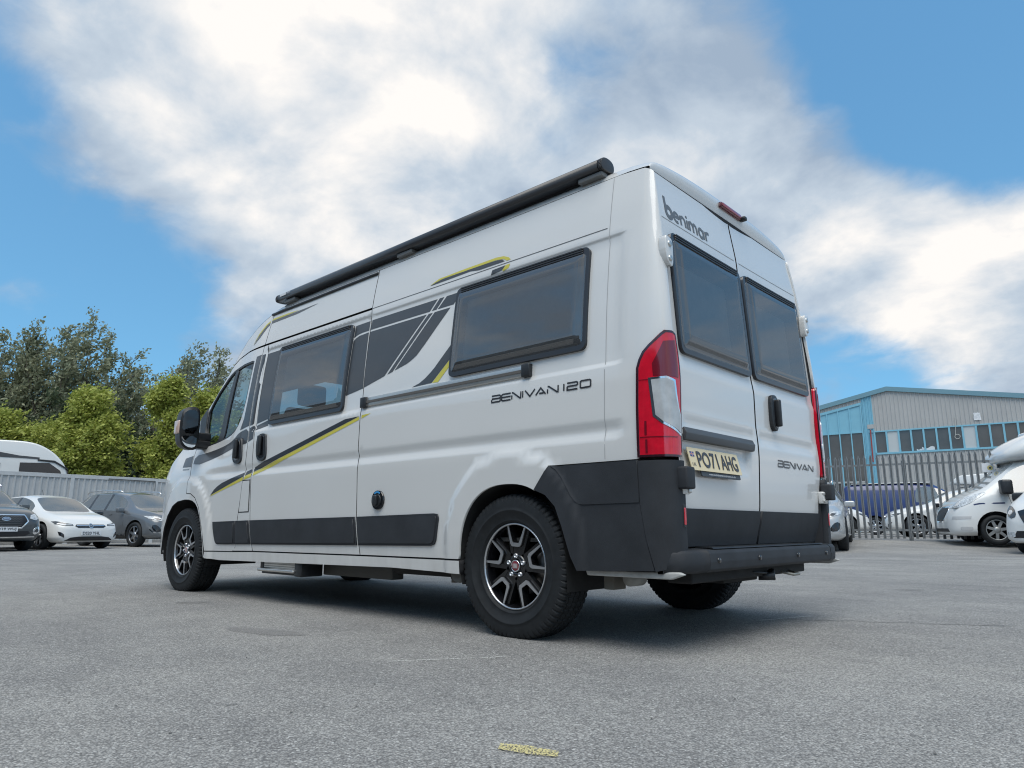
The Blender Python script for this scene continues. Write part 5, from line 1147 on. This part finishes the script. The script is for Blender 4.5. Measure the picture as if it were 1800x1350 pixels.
# ================================================================== other vehicles
def apply_mods(o):
    dg = bpy.context.evaluated_depsgraph_get(); ev = o.evaluated_get(dg); me = bpy.data.meshes.new_from_object(ev); return me
def split(me, names, mats, parent):
    """one object for each material slot of me"""
    co = np.empty(len(me.vertices) * 3); me.vertices.foreach_get('co', co); co = co.reshape(-1, 3); res = {}
    fs = {}
    for p in me.polygons: fs.setdefault(p.material_index, []).append(tuple(p.vertices))
    for i, nm in enumerate(names):
        if i not in fs: continue
        # connected pieces become objects of their own when they are windows
        f = fs[i]; groups = [f]
        if nm != 'body':
            par = {}
            def find(a):
                while par.setdefault(a, a) != a: par[a] = par[par[a]]; a = par[a]
                return a
            for q in f:
                for v in q[1:]: par[find(v)] = find(q[0])
            gd = {}
            for q in f: gd.setdefault(find(q[0]), []).append(q)
            groups = list(gd.values())
        for g in groups:
            if len(g) < 3: continue
            used = sorted({v for q in g for v in q}); mp = {v: k for k, v in enumerate(used)}
            res.setdefault(nm, []).append(mesh(nm, co[used], [tuple(mp[v] for v in q) for q in g], mats[i], parent, True))
    return res
def vehicle(root, st, wheels, paint_m, glass_m=None, screen_m=None, wr=.33, rad_well=None, sub=2, halfw=.88, pillar=None):
    """st: stations (x, zb, zbelt, ztop, w_low, w_belt, w_top, side_glass, top_glass); the last two say what fills up to the next station"""
    ring = []
    for s in st:
        x, zb, zl, zt, wl_, wb_, wt_ = s[:7]; h = zt - zl
        half = [(0, zb), (wl_ * .86, zb), (wl_, zb + .10), (wl_ * 1.005, zb + (zl - zb) * .55), (wb_, zl), (wt_ + (wb_ - wt_) * .12, zt - h * .13), (wt_ * .90, zt - min(.03, h * .05)), (wt_ * .48, zt), (0, zt + .008)]
        ring.append([(x, y, z) for y, z in half] + [(x, -y, z) for y, z in half[-2:0:-1]])
    n = len(ring[0]); bm = bmesh.new(); vs = [[bm.verts.new(p) for p in r] for r in ring]; cr_ = bm.edges.layers.float.new('crease_edge')
    for i in range(len(st) - 1):
        sgl, tgl = st[i][7], st[i][8]
        for j in range(n):
            k = (j + 1) % n; f = bm.faces.new((vs[i][j], vs[i][k], vs[i + 1][k], vs[i + 1][j])); a = min(j, n - 1 - j)
            f.material_index = 1 if (sgl and a == 4) else 2 if (tgl and a in (6, 7)) else 4 if (sgl == 2 and a == 4) else 0
            if sgl == 2 and a == 4: f.material_index = 4
    bm.faces.new(vs[0]); bm.faces.new(vs[-1][::-1]); bmesh.ops.recalc_face_normals(bm, faces=bm.faces[:])
    for e_ in bm.edges:
        ms = {f.material_index for f in e_.link_faces}
        if len(ms) > 1: e_[cr_] = .75
    for i in range(len(st) - 1):
        for j in (1, 2, n - 1, n - 2, 4, n - 4):
            e_ = bm.edges.get((vs[i][j], vs[i + 1][j]));
            if e_: e_[cr_] = max(e_[cr_], .45)
    me = bpy.data.meshes.new('body'); bm.to_mesh(me); bm.free()
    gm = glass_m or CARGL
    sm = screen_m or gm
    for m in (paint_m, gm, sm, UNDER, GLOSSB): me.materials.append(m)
    o = bpy.data.objects.new('tmp_body', me); COL.objects.link(o); md = o.modifiers.new('s', 'SUBSURF'); md.levels = sub; md.render_levels = sub
    rw = rad_well or wr + .055; parts = []
    for x in wheels:
        for s_ in (1, -1): parts.append(xf(lathe([(.001, -.20), (rw, -.20), (rw, .22), (.001, .22)], 28), Matrix.Translation((x, s_ * (halfw - .05), wr + .01))))
    cut = mesh('tmp_cut', *join(*parts), [UNDER] * 4); cut.data.polygons.foreach_set('material_index', [3] * len(cut.data.polygons))
    bb = o.modifiers.new('b', 'BOOLEAN'); bb.object = cut; bb.operation = 'DIFFERENCE'; bb.solver = 'EXACT'
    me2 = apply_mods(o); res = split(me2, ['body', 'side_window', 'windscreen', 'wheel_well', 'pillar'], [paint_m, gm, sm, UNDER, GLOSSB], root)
    bvh = BVHTree.FromPolygons([v.co[:] for v in me2.vertices], [tuple(p.vertices) for p in me2.polygons])
    bpy.data.objects.remove(o); bpy.data.objects.remove(cut)
    # dark cabin inside so that the glass is not see-through to nothing
    return res, bvh
def front_surf(bvh, xmax=3):
    def s(a, b):
        a, b = np.broadcast_arrays(np.asarray(a, float), np.asarray(b, float)); o = np.empty(a.shape + (3,))
        for i in np.ndindex(a.shape):
            h = bvh.ray_cast(Vector((xmax, a[i], b[i])), Vector((-1, 0, 0)))[0]; o[i] = (h.x if h else 0, a[i], b[i])
        return o
    return s
def side_surf(bvh):
    def s(a, b):
        a, b = np.broadcast_arrays(np.asarray(a, float), np.asarray(b, float)); o = np.empty(a.shape + (3,))
        for i in np.ndindex(a.shape):
            h = bvh.ray_cast(Vector((a[i], 3, b[i])), Vector((0, -1, 0)))[0]; o[i] = (a[i], h.y if h else .8, b[i])
        return o
    return s
def fp(name, poly, sf, m, par, off=.008, mirror=False, holes=()): return drape(name, poly, sf, m, par, off=off, rim=.012, step=.04, sgn=1, mirror=mirror, holes=holes)
def sp(name, poly, ss, m, par, off=.008, mirror=False): return drape(name, poly, ss, m, par, off=off, rim=.012, step=.08, sgn=-1, mirror=mirror)
WHEELS = {}
def add_wheel(root, x, y, r, w=.21, style='alloy', col=SILVER):
    key = (r, style)
    if key not in WHEELS:
        rr = r * .68; hw = w / 2
        t = mesh('wheel', *lathe([(rr, hw * .7), (rr + .02, hw * .95), (r - .05, hw), (r - .012, hw * .86), (r, hw * .6), (r, -hw * .6), (r - .012, -hw * .86), (rr, -hw)], 40), RUBBER, root, True)
        mesh('rim_barrel', *lathe([(rr, hw * .72), (rr - .012, hw * .5), (rr - .02, -hw * .5), (.02, -hw * .5)], 32), GLOSSB, t, True)
        mesh('rim_lip', *lathe([(rr - .016, hw * .70), (rr - .006, hw * .80), (rr + .004, hw * .72)], 40), col, t, True)
        n = 5 if style == 'alloy' else 6 if style == 'six' else 7; pr = []
        for i in range(n):
            a = 2 * math.pi * i / n + .3; offs_ = (-.16, .16) if style == 'alloy' else (0,)
            for da in offs_:
                c, s_ = math.cos(a + da * .4), math.sin(a + da * .4); c2, s2 = math.cos(a + da), math.sin(a + da); wdt = .016 if style == 'alloy' else .028
                p0 = np.array([c * .05, s_ * .05]); p1 = np.array([c2 * (rr - .01), s2 * (rr - .01)]); nn = np.array([-(p1 - p0)[1], (p1 - p0)[0]]); nn = nn / np.linalg.norm(nn) * wdt
                q = [p0 + nn * 1.3, p1 + nn, p1 - nn, p0 - nn * 1.3]; V = [(a_[0], hw * .60, a_[1]) for a_ in q] + [(a_[0], hw * .35, a_[1]) for a_ in q]
                pr.append((V, [(3, 2, 1, 0), (0, 1, 5, 4), (1, 2, 6, 5), (2, 3, 7, 6), (3, 0, 4, 7)]))
        for i, q in enumerate(pr): mesh('spoke', *q, col, t)
        mesh('hub', *lathe([(.075, hw * .3), (.07, hw * .62), (.03, hw * .72), (.001, hw * .72)], 20), col, t, True); WHEELS[key] = t
    else: t = copy_tree(WHEELS[key], root)
    t.location = (x, y, r); t.rotation_euler = (0, 0, 0 if y > 0 else math.pi); return t
def plate(root, x, y, z, txt, w=.52, h=.111, m=PLATE_W, tilt=0):
    v, f = box(x, x + .012, y - w / 2, y + w / 2, z - h / 2, z + h / 2, .003); p = mesh('number_plate', v, f, m, root)
    text_on('plate_lettering', txt, (x + .0135, y - w * .43, z - h * .32), (0, 1, 0), (0, 0, 1), w * .86, h * .64, PTXT, p, .003); return p
def mirrors(root, x, y, z, m, s=1.0):
    for sg_ in (1, -1):
        v, f = xf(box(-.06, .05, -.10, .10, -.065, .065, .035, 3), Matrix.Translation((x, y + .12, z)) @ Matrix.Scale(s, 4)); mesh('door_mirror', v, f, m, root, True, sg_ < 0)
def cabin(root, x0, x1, zf, zt, w):
    SE = mat('car_trim', (.03, .03, .032), .8)
    for x in ([x1 - .9, x0 + .4] if x1 - x0 > 1.6 else [x1 - .9]):
        for y in (.36, -.36):
            v, f = box(x - .10, x + .02, y - .22, y + .22, zf, zt - .42, .06); s0 = mesh('seat_back', v, f, SE, root, True)
            v, f = box(x - .08, x, y - .12, y + .12, zt - .40, zt - .22, .04); mesh('headrest', v, f, SE, s0, True)
    v, f = box(x1 - .35, x1 + .15, -w, w, zf, zf + .28, .05); mesh('dashboard', v, f, SE, root, True)
    v, f = box(x0, x1 + .1, -w, w, zf - .05, zf); mesh('cabin_floor', v, f, SE, root)
HL = mat('headlamp', (.55, .57, .58), .08, coat=1, var=.5, vscale=25); HLD = mat('headlamp_dark', (.05, .052, .055), .1, coat=1)
MESHG = mat('grille_mesh', (.015, .015, .017), .4, var=.5, vscale=60); GREYP = mat('gunmetal_paint', (.16, .17, .18), .3, metal=.35, coat=.8); DGREY = mat('dark_grey_paint', (.08, .086, .088), .3, metal=.35, coat=.8); SILP = mat('silver_paint', (.50, .51, .51), .32, metal=.4, coat=.7); BLUEP = mat('blue_paint', (.010, .028, .13), .3, coat=.7)

# ---------------- white hatchback
def hatch(root, pm):
    st = [(.80, .26, .48, .52, .52, .48, .36, 0, 0), (.73, .19, .56, .64, .74, .70, .55, 0, 0), (.52, .17, .66, .80, .85, .80, .64, 0, 0), (.10, .17, .76, .90, .885, .85, .70, 0, 0), (-.32, .17, .84, .97, .885, .86, .70, 0, 1), (-.62, .17, .88, 1.15, .885, .86, .64, 1, 1), (-1.02, .17, .91, 1.36, .885, .86, .60, 1, 0), (-1.42, .17, .92, 1.425, .885, .86, .59, 2, 0), (-1.50, .17, .925, 1.428, .885, .86, .59, 1, 0), (-2.2, .17, .95, 1.41, .885, .86, .57, 1, 0), (-2.62, .18, 1.0, 1.36, .88, .85, .54, 0, 1), (-3.0, .22, 1.02, 1.16, .86, .82, .54, 0, 0), (-3.2, .30, .85, .98, .78, .74, .5, 0, 0), (-3.26, .36, .70, .80, .60, .55, .4, 0, 0)]
    r, b = vehicle(root, st, (0, -2.54), pm, wr=.325); sf = front_surf(b)
    fp('grille', [(-.40, .585), (-.33, .545), (.33, .545), (.40, .585), (.36, .625), (-.36, .625)], sf, GLOSSB, root); fp('grille_bar', [(-.36, .588), (-.06, .585), (-.06, .600), (-.36, .604)], sf, CHROME, root, .016); fp('grille_bar', [(.36, .588), (.06, .585), (.06, .600), (.36, .604)], sf, CHROME, root, .016)
    fp('badge', disc(0, .592, .055, 20), sf, CHROME, root, .022); fp('badge_centre', disc(0, .592, .042, 18), sf, HLD, root, .024)
    strokes('badge_mark', [[(-.025, .610), (.02, .605), (-.02, .588), (.02, .575)]], .010, sf, CHROME, root, .027, 1)
    fp('lower_grille', [(-.62, .225), (-.50, .30), (-.30, .325), (.30, .325), (.50, .30), (.62, .225)], sf, MESHG, root)
    for mi in (False, True):
        fp('headlamp', [(.44, .60), (.66, .60), (.78, .635), (.80, .70), (.74, .705), (.60, .655), (.46, .635)], sf, HLD, root, .010, mi); fp('lamp_strip', [(.48, .605), (.70, .612), (.76, .642), (.74, .655), (.60, .628), (.48, .622)], sf, HL, root, .014, mi)
        fp('fog_vent', [(.64, .30), (.74, .36), (.76, .45), (.70, .43), (.65, .38)], sf, GLOSSB, root, .008, mi)
    plate(root, .815, 0, .41, 'DS20 YHL'); mirrors(root, -.55, .84, .93, GLOSSB); cabin(root, -2.4, -.5, .55, 1.40, .75)
    for x in (0, -2.54):
        for y in (.79, -.79): add_wheel(root, x, y, .325)
    v, f = tube([(-2.2, .3, 1.40), (-2.32, .3, 1.62)], .006, 5); mesh('aerial', v, f, BLACK, root)
# ---------------- sport utility
def suv(root, pm, kind):
    st = [(.86, .34, .62, .70, .56, .52, .40, 0, 0), (.80, .26, .70, .84, .78, .74, .58, 0, 0), (.56, .22, .80, .98, .90, .84, .68, 0, 0), (.10, .22, .90, 1.06, .92, .88, .72, 0, 0), (-.34, .22, .98, 1.12, .92, .89, .72, 0, 1), (-.66, .22, 1.02, 1.32, .92, .89, .66, 1, 1), (-1.05, .22, 1.05, 1.55, .92, .89, .62, 1, 0), (-1.55, .22, 1.06, 1.64, .92, .89, .61, 2, 0), (-1.64, .22, 1.065, 1.645, .92, .89, .61, 1, 0), (-2.40, .22, 1.09, 1.64, .92, .89, .60, 2, 0), (-2.49, .22, 1.095, 1.635, .92, .89, .60, 1, 0), (-3.0, .24, 1.13, 1.60, .91, .88, .58, 0, 0), (-3.22, .26, 1.14, 1.52, .90, .87, .56, 0, 1), (-3.42, .30, 1.14, 1.25, .88, .85, .56, 0, 0), (-3.58, .36, .95, 1.10, .80, .76, .5, 0, 0), (-3.62, .42, .80, .90, .62, .58, .4, 0, 0)]
    r, b = vehicle(root, st, (0, -2.62), pm, wr=.355, halfw=.92); sf, ss = front_surf(b), side_surf(b)
    if kind == 'hex':
        hx = [(-.46, .70), (-.34, .56), (.34, .56), (.46, .70), (.40, .83), (-.40, .83)]
        fp('grille_frame', inset(hx, -.03), sf, CHROME, root, .006); fp('grille', hx, sf, MESHG, root, .012)
        for zz_ in (.60, .64, .68, .72, .76, .80): strokes('grille_wire', [[(x, zz_ + (.012 if i % 2 else -.006)) for i, x in enumerate(np.linspace(-.34, .34, 22))]], .006, sf, mat('grille_grey', (.16, .165, .17), .4), root, .020, 1)
        ov = [(.095 * math.cos(t), .745 + .038 * math.sin(t)) for t in np.linspace(0, 2 * math.pi, 22, endpoint=False)]
        fp('badge', ov, sf, CHROME, root, .026); fp('badge_centre', inset(ov, .008), sf, mat('badge_blue', (.10, .13, .2), .3), root, .028); strokes('badge_mark', [[(-.055, .738), (-.03, .752), (-.02, .738), (.0, .752), (.015, .738), (.04, .752), (.055, .740)]], .007, sf, CHROME, root, .031, 1)
        fp('lower_grille', [(-.55, .42), (-.45, .36), (.45, .36), (.55, .42), (.50, .47), (-.50, .47)], sf, MESHG, root)
        plate(root, .87, 0, .515, 'OV19 WUJ')
        for mi in (False, True):
            fp('headlamp', [(.52, .76), (.66, .72), (.80, .80), (.82, .90), (.70, .885), (.55, .84)], sf, HL, root, .012, mi); fp('fog_lamp', chaikin([(.60, .42), (.66, .38), (.76, .44), (.78, .56), (.70, .58), (.62, .52)], 1), sf, CHROME, root, .010, mi); fp('fog_lens', disc(.695, .48, .045, 14), sf, HLD, root, .016, mi)
        strokes('bumper_trim', [[(x, .325 + .02 * abs(x)) for x in np.linspace(-.66, .66, 16)]], .022, sf, CHROME, root, .01, 1)
    else:
        fp('grille', [(-.50, .76), (-.40, .50), (.40, .50), (.50, .76), (.40, .80), (-.40, .80)], sf, MESHG, root); fp('lower_grille', [(-.6, .36), (.6, .36), (.5, .44), (-.5, .44)], sf, GLOSSB, root)
        for mi in (False, True):
            fp('headlamp', [(.50, .76), (.62, .73), (.82, .80), (.84, .88), (.70, .86)], sf, HL, root, .012, mi); fp('headlamp_core', [(.60, .76), (.70, .765), (.74, .81), (.66, .82)], sf, HLD, root, .016, mi); fp('fog_vent', chaikin([(.62, .42), (.78, .44), (.82, .60), (.74, .64), (.62, .52)], 1), sf, GLOSSB, root, .01, mi)
            strokes('vent_trim', [[(.60, .40), (.78, .415), (.84, .50)]], .02, sf, CHROME, root, .016, 1, mi)
        plate(root, .85, 0, .62, 'KX69 LRV')
    for mi in (False, True):
        v, f = tube([(-1.15, .62, 1.60), (-1.3, .64, 1.66), (-2.2, .64, 1.69), (-3.0, .61, 1.65), (-3.12, .59, 1.58)], .018, 7); mesh('roof_rail', v, f, CHROME, root, True, mi)
        sp('sill_trim', [(-.42, .24), (-2.2, .24), (-2.2, .34), (-.42, .34)], ss, BLACK, root, .01, mi); strokes('sill_chrome', [[(-.45, .345), (-2.2, .345)]], .022, ss, CHROME, root, .014, -1, mi)
        for x in (-1.35, -2.3): sp('door_handle', rrect(x, x + .16, .93, .965, .012), ss, pm, root, .025, mi)
        for x in (-.55, -1.60, -2.45): strokes('door_seam', [[(x, .38), (x - .01, .7), (x - .02, 1.0)]], .008, ss, GAP, root, .003, -1, mi)
    mirrors(root, -.62, .88, 1.06, pm, 1.1); cabin(root, -2.8, -.6, .75, 1.62, .8)
    for x in (0, -2.62):
        for y in (.81, -.81): add_wheel(root, x, y, .355, .23, 'alloy' if kind == 'hex' else 'six')
def place(name, px, d, deg, label, cat, dz=0, group='cars parked along the hoarding', at=(0, 0)):
    """at: the point of the vehicle (forward, left) that stands at px, d; heading 180 faces the photographer's way back, 90 image left"""
    u = pu(px, d, -.03); f_ = np.array([-math.sin(R(deg)), math.cos(R(deg))]); l_ = np.array([-f_[1], f_[0]]); u, d = np.array([u, d]) - at[0] * f_ - at[1] * l_
    p = C2 + u * R2 + d * F2; return empty(name, (p[0], p[1], float(rise_all(u, d)) + dz), heading(deg), label, cat, group)
suv(place('parked_car', 8, 16.8, 238, 'dark grey SUV with a hexagonal mesh grille, cut off by the left edge', 'car', at=(.86, 0)), DGREY, 'hex')
hatch(place('parked_car', 160, 18.8, 241, 'white hatchback with black door mirrors, between the two grey SUVs', 'car', at=(.8, 0)), WHITE2)
suv(place('parked_car', 238, 21.0, 240, 'mid-grey SUV with silver roof rails, beside the camper front wheel', 'car', at=(0, -.85)), GREYP, 'oval')
suv(place('parked_car', 1484, 16.4, 153, 'silver SUV mostly hidden behind the camper rear bumper', 'car', group='vehicles parked on the right', at=(0, .85)), SILP, 'oval')

# ---------------- cab of a delivery-van based motorhome, facing image left
def motorhome(root):
    st = [(.93, .30, .52, .58, .50, .46, .36, 0, 0), (.88, .22, .62, .74, .80, .76, .6, 0, 0), (.70, .20, .85, 1.02, .97, .90, .74, 0, 0), (.38, .20, 1.05, 1.22, 1.0, .94, .78, 0, 0), (.16, .22, 1.14, 1.30, 1.0, .95, .80, 0, 1), (-.20, .24, 1.20, 1.58, 1.0, .96, .74, 1, 1), (-.66, .26, 1.22, 1.98, 1.0, .97, .70, 1, 0), (-1.12, .28, 1.24, 2.04, 1.0, .98, .74, 0, 0), (-1.35, .28, 1.25, 2.06, 1.0, .98, .76, 0, 0)]
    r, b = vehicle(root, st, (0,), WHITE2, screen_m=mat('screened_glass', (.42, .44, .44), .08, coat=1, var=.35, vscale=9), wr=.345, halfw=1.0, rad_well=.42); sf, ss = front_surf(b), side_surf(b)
    grl = [(-.38, .80), (-.26, .56), (.26, .56), (.38, .80), (.30, .88), (-.30, .88)]
    fp('grille_frame', inset(grl, -.035), sf, CHROME, root, .006); fp('grille', grl, sf, MESHG, root, .012); fp('lower_grille', [(-.6, .30), (.6, .30), (.55, .38), (-.55, .38)], sf, MESHG, root)
    for mi in (False, True):
        fp('headlamp', chaikin([(.52, .86), (.80, .90), (.90, 1.05), (.84, 1.16), (.66, 1.06)], 1), sf, HL, root, .012, mi)
        sp('headlamp_side', chaikin([(.66, .93), (.78, .86), (.60, .90), (.18, 1.16), (.10, 1.22), (.30, 1.20), (.52, 1.06)], 1), ss, HL, root, .010, mi)
        sp('bumper_step', [(.86, .585), (.52, .60), (.50, .66), (.84, .66)], ss, mat('bumper_grey', (.5, .5, .5), .5), root, .006, mi); sp('fog_lamp', rrect(.50, .74, .33, .42, .03), ss, mat('bumper_grey', (.5, .5, .5), .5), root, .008, mi)  # mid grey on bumper step and fog lamp
        strokes('blue_stripe', [[(.42, .93), (.30, .955), (-.2, .965), (-1.3, .975)]], .032, ss, mat('navy_stripe', (.02, .03, .10), .4), root, .004, -1, mi)
        strokes('bumper_seam', [[(.80, .86), (.30, .88), (.10, .70), (-.02, .80)]], .008, ss, mat('soft_seam', (.35, .35, .35), .6), root, .003, -1, mi)
        strokes('door_seam', [[(-.36, .50), (-.36, .9), (-.30, 1.18)]], .010, ss, GAP, root, .003, -1, mi)
        v, f = box(-.36, -.12, .98, 1.22, 1.16, 1.50, .06, 3); mr = mesh('door_mirror', v, f, BLACK, root, True, mi); v, f = box(-.30, -.18, .90, 1.02, 1.22, 1.34, .03); mesh('mirror_arm', v, f, BLACK, mr, True, mi)
        add_wheel(root, 0, .88 if not mi else -.88, .345, .22, 'steel', mat('steel_rim', (.42, .43, .43), .4, metal=.6))
    cabin(root, -1.2, .2, .75, 1.95, .82)
    # moulded pod over the cab and the living box behind it
    sec_ = [(x - .24, a, b_, c_, d_) for x, a, b_, c_, d_ in [(-.14, .70, 1.99, 2.12, .60), (-.20, .88, 1.95, 2.22, .8), (-.40, 1.00, 1.94, 2.42, .96), (-.78, 1.07, 1.97, 2.64, 1.02), (-1.15, 1.10, 2.00, 2.74, 1.04), (-1.40, 1.12, 2.0, 2.79, 1.05)]]
    V = []; K = 12
    for x, w_, z0, z1, wt_ in sec_:
        for i in range(K):
            t = 2 * math.pi * i / K; c, s_ = math.cos(t), math.sin(t); ww = w_; V.append((x, ww * np.sign(c) * abs(c) ** .45, (z0 + z1) / 2 + (z1 - z0) / 2 * np.sign(s_) * abs(s_) ** .55))
    F = [(i * K + j, i * K + (j + 1) % K, (i + 1) * K + (j + 1) % K, (i + 1) * K + j) for i in range(len(sec_) - 1) for j in range(K)] + [tuple(range(K))[::-1], tuple(range((len(sec_) - 1) * K, len(sec_) * K))]
    pod = mesh('overcab_pod', V, F, WHITE2, root, True); md = pod.modifiers.new('s', 'SUBSURF'); md.levels = 2; md.render_levels = 2
    v, f = box(-6.2, -1.36, -1.13, 1.13, .32, 2.80, .08, 3); mesh('living_box', v, f, WHITE2, root, True)
    v, f = box(-4.2, -2.9, 1.132, 1.15, 1.35, 1.95, .01); mesh('side_window', v, f, GLOSSB, root, True)
    v, f = box(-6.1, -.5, -.9, .9, .25, .45); mesh('chassis', v, f, UNDER, root)
    for y in (.9, -.9): add_wheel(root, -3.9, y, .345, .22, 'steel')
motorhome(place('motorhome', 1753, 16.9, 73, 'white motorhome with a moulded pod over its cab, in front of the palisade fence', 'motorhome', group='vehicles parked on the right', at=(0, .9)))
# ---------------- van nose at the right edge
def panel_van(root, pm, L=4.9):
    st = [(.88, .30, .58, .66, .52, .48, .38, 0, 0), (.82, .24, .70, .84, .82, .78, .6, 0, 0), (.60, .22, .92, 1.06, .96, .90, .74, 0, 0), (.25, .22, 1.08, 1.20, .98, .93, .78, 0, 0), (.05, .22, 1.14, 1.28, .98, .94, .78, 0, 1), (-.35, .22, 1.18, 1.60, .98, .94, .74, 1, 1), (-.85, .22, 1.20, 1.93, .98, .94, .72, 1, 0), (-1.5, .22, 1.22, 1.97, .98, .95, .74, 0, 0), (-2.6, .22, 1.22, 1.98, .98, .95, .74, 0, 0), (-L + 1.0, .24, 1.22, 1.97, .98, .95, .74, 0, 0), (-L + .85, .30, 1.2, 1.90, .94, .92, .70, 0, 0)]
    r, b = vehicle(root, st, (0, -2.95), pm, wr=.34, halfw=.98); sf, ss = front_surf(b), side_surf(b)
    fp('grille', [(-.60, .88), (-.44, .60), (.44, .60), (.60, .88), (.45, .93), (-.45, .93)], sf, GLOSSB, root, .01)
    for zz_ in (.66, .74, .82): strokes('grille_bar', [[(x, zz_) for x in np.linspace(-.45, .45, 10)]], .03, sf, CHROME, root, .018, 1)
    fp('lower_grille', [(-.7, .34), (.7, .34), (.62, .48), (-.62, .48)], sf, MESHG, root)
    for mi in (False, True):
        fp('headlamp', chaikin([(.60, .78), (.76, .72), (.88, .92), (.86, 1.02), (.70, .96)], 1), sf, HLD, root, .012, mi); fp('lamp_core', disc(.76, .86, .05, 14), sf, HL, root, .016, mi); fp('fog_lamp', rrect(.66, .82, .36, .46, .02), sf, HL, root, .012, mi)
        for y in (.84,): add_wheel(root, 0, y if not mi else -y, .34, .22, 'steel'); add_wheel(root, -2.95, y if not mi else -y, .34, .22, 'steel')
        strokes('door_seam', [[(-.42, .45), (-.42, 1.15)]], .01, ss, GAP, root, .003, -1, mi); strokes('door_seam', [[(-1.42, .45), (-1.42, 1.8)]], .01, ss, GAP, root, .003, -1, mi)
        strokes('side_crease', [[(-1.5, 1.02), (-3.8, 1.02)]], .02, ss, pm, root, .012, -1, mi)
    mirrors(root, -.45, .96, 1.22, BLACK, 1.4); cabin(root, -1.3, .0, .75, 1.9, .82); plate(root, .875, 0, .54, 'RJ18 KVT'); return sf
panel_van(place('parked_van', 1848, 14.4, 120, 'white van with a black grille, only its nose showing at the right edge', 'van', group='vehicles parked on the right', at=(.88, 0)), WHITE2)
bv = place('parked_van', 1742, 27.0, -117, 'dark blue van seen side-on through the palisade fence', 'van', group='vehicles behind the palisade fence', at=(.88, 0))
panel_van(bv, BLUEP); v, f = box(-3.7, -.9, -.72, .72, 1.965, 1.995, .01); mesh('roof_panel', v, f, WHITE2, bv, True)
hatch(place('parked_car', 1614, 21.6, 70, 'white hatchback with a raked windscreen behind the palisade fence, below the blue van', 'car', group='vehicles behind the palisade fence', at=(0, .85)), WHITE2)
hatch(place('parked_car', 1522, 22.6, -100, 'small white car behind the palisade fence, only its nose showing beside the silver SUV', 'car', group='vehicles behind the palisade fence', at=(.8, 0)), WHITE2)
sv = place('parked_van', 1655, 29.5, 62, 'silver van with a pale roof box behind the palisade fence, beyond the white hatchback', 'van', group='vehicles behind the palisade fence', at=(0, .9))
panel_van(sv, SILP); v, f = prism(chaikin([(-.5, 2.0), (-.62, 2.22), (-1.0, 2.44), (-3.6, 2.44), (-3.7, 2.0)], 1).tolist(), -.7, .7, 'xzy', .04); mesh('roof_box', v, f, WHITE2, sv, True)
# ---------------- coachbuilt motorhome behind the hoarding, heading image right
mh = place('motorhome', 104, 26.2, -58, 'white motorhome roof with a charcoal stripe, showing above the hoarding', 'motorhome', group='motorhome behind the hoarding', at=(.45, 0))
sd_ = chaikin([(-6.2, .4), (-6.2, 2.86), (-6.1, 2.9), (-1.3, 2.92), (-.75, 2.90), (-.35, 2.78), (.05, 2.52), (.36, 2.16), (.46, 1.9), (.52, 1.4), (1.2, 1.2), (1.3, .4)], 2)
v, f = prism([tuple(q) for q in sd_], -1.12, 1.12, 'xzy', .06); mesh('body', v, f, WHITE2, mh, True)
v, f = tube([(-5.5, 1.04, 2.95), (-1.2, 1.04, 2.95)], .075, 12); mesh('awning', v, f, WHITE2, mh, True)
for y in (1.122, -1.135):
    v, f = prism([(-6, 2.38), (-6, 2.50), (-1.7, 2.52), (-1.0, 2.40), (-.4, 2.36), (-.4, 2.30), (-1.0, 2.32)], y, y + .013, 'xzy'); mesh('stripe', v, f, DECAL, mh)
    v, f = prism([(-.95, 1.75), (-.95, 2.16), (-.1, 2.18), (.26, 1.92), (.32, 1.75)], y + .004, y + .018, 'xzy'); mesh('cab_window', v, f, GLOSSB, mh)
    for x in (-4.2, -2.4): v, f = box(x, x + .9, y, y + .016, 1.6, 2.12, .004); mesh('side_window', v, f, GLOSSB, mh)
v, f = prism([(-.45, 2.30), (.06, 2.27), (.46, 2.02), (.50, 1.94), (.06, 2.20), (-.45, 2.25)], -1.16, 1.16, 'xzy', .01); mesh('windscreen_visor', v, f, BLACK, mh, True)
v, f = prism([(.33, 2.2), (.50, 1.9), (.56, 1.4), (.50, 1.4), (.42, 1.9), (.28, 2.2)], -1.0, 1.0, 'xzy'); mesh('windscreen', v, f, GLOSSB, mh)
v, f = tube([(-1.9, 1.16, 1.2), (-1.9, 1.19, 2.55), (-1.98, 1.19, 2.62), (-2.5, 1.19, 2.62), (-2.58, 1.19, 2.55), (-2.58, 1.16, 1.2)], .025, 7); mesh('door_frame', v, f, ALU, mh, True)
for x in (0, -4.0):
    for y in (.9, -.9): add_wheel(mh, x + .55, y, .345, .22, 'steel')
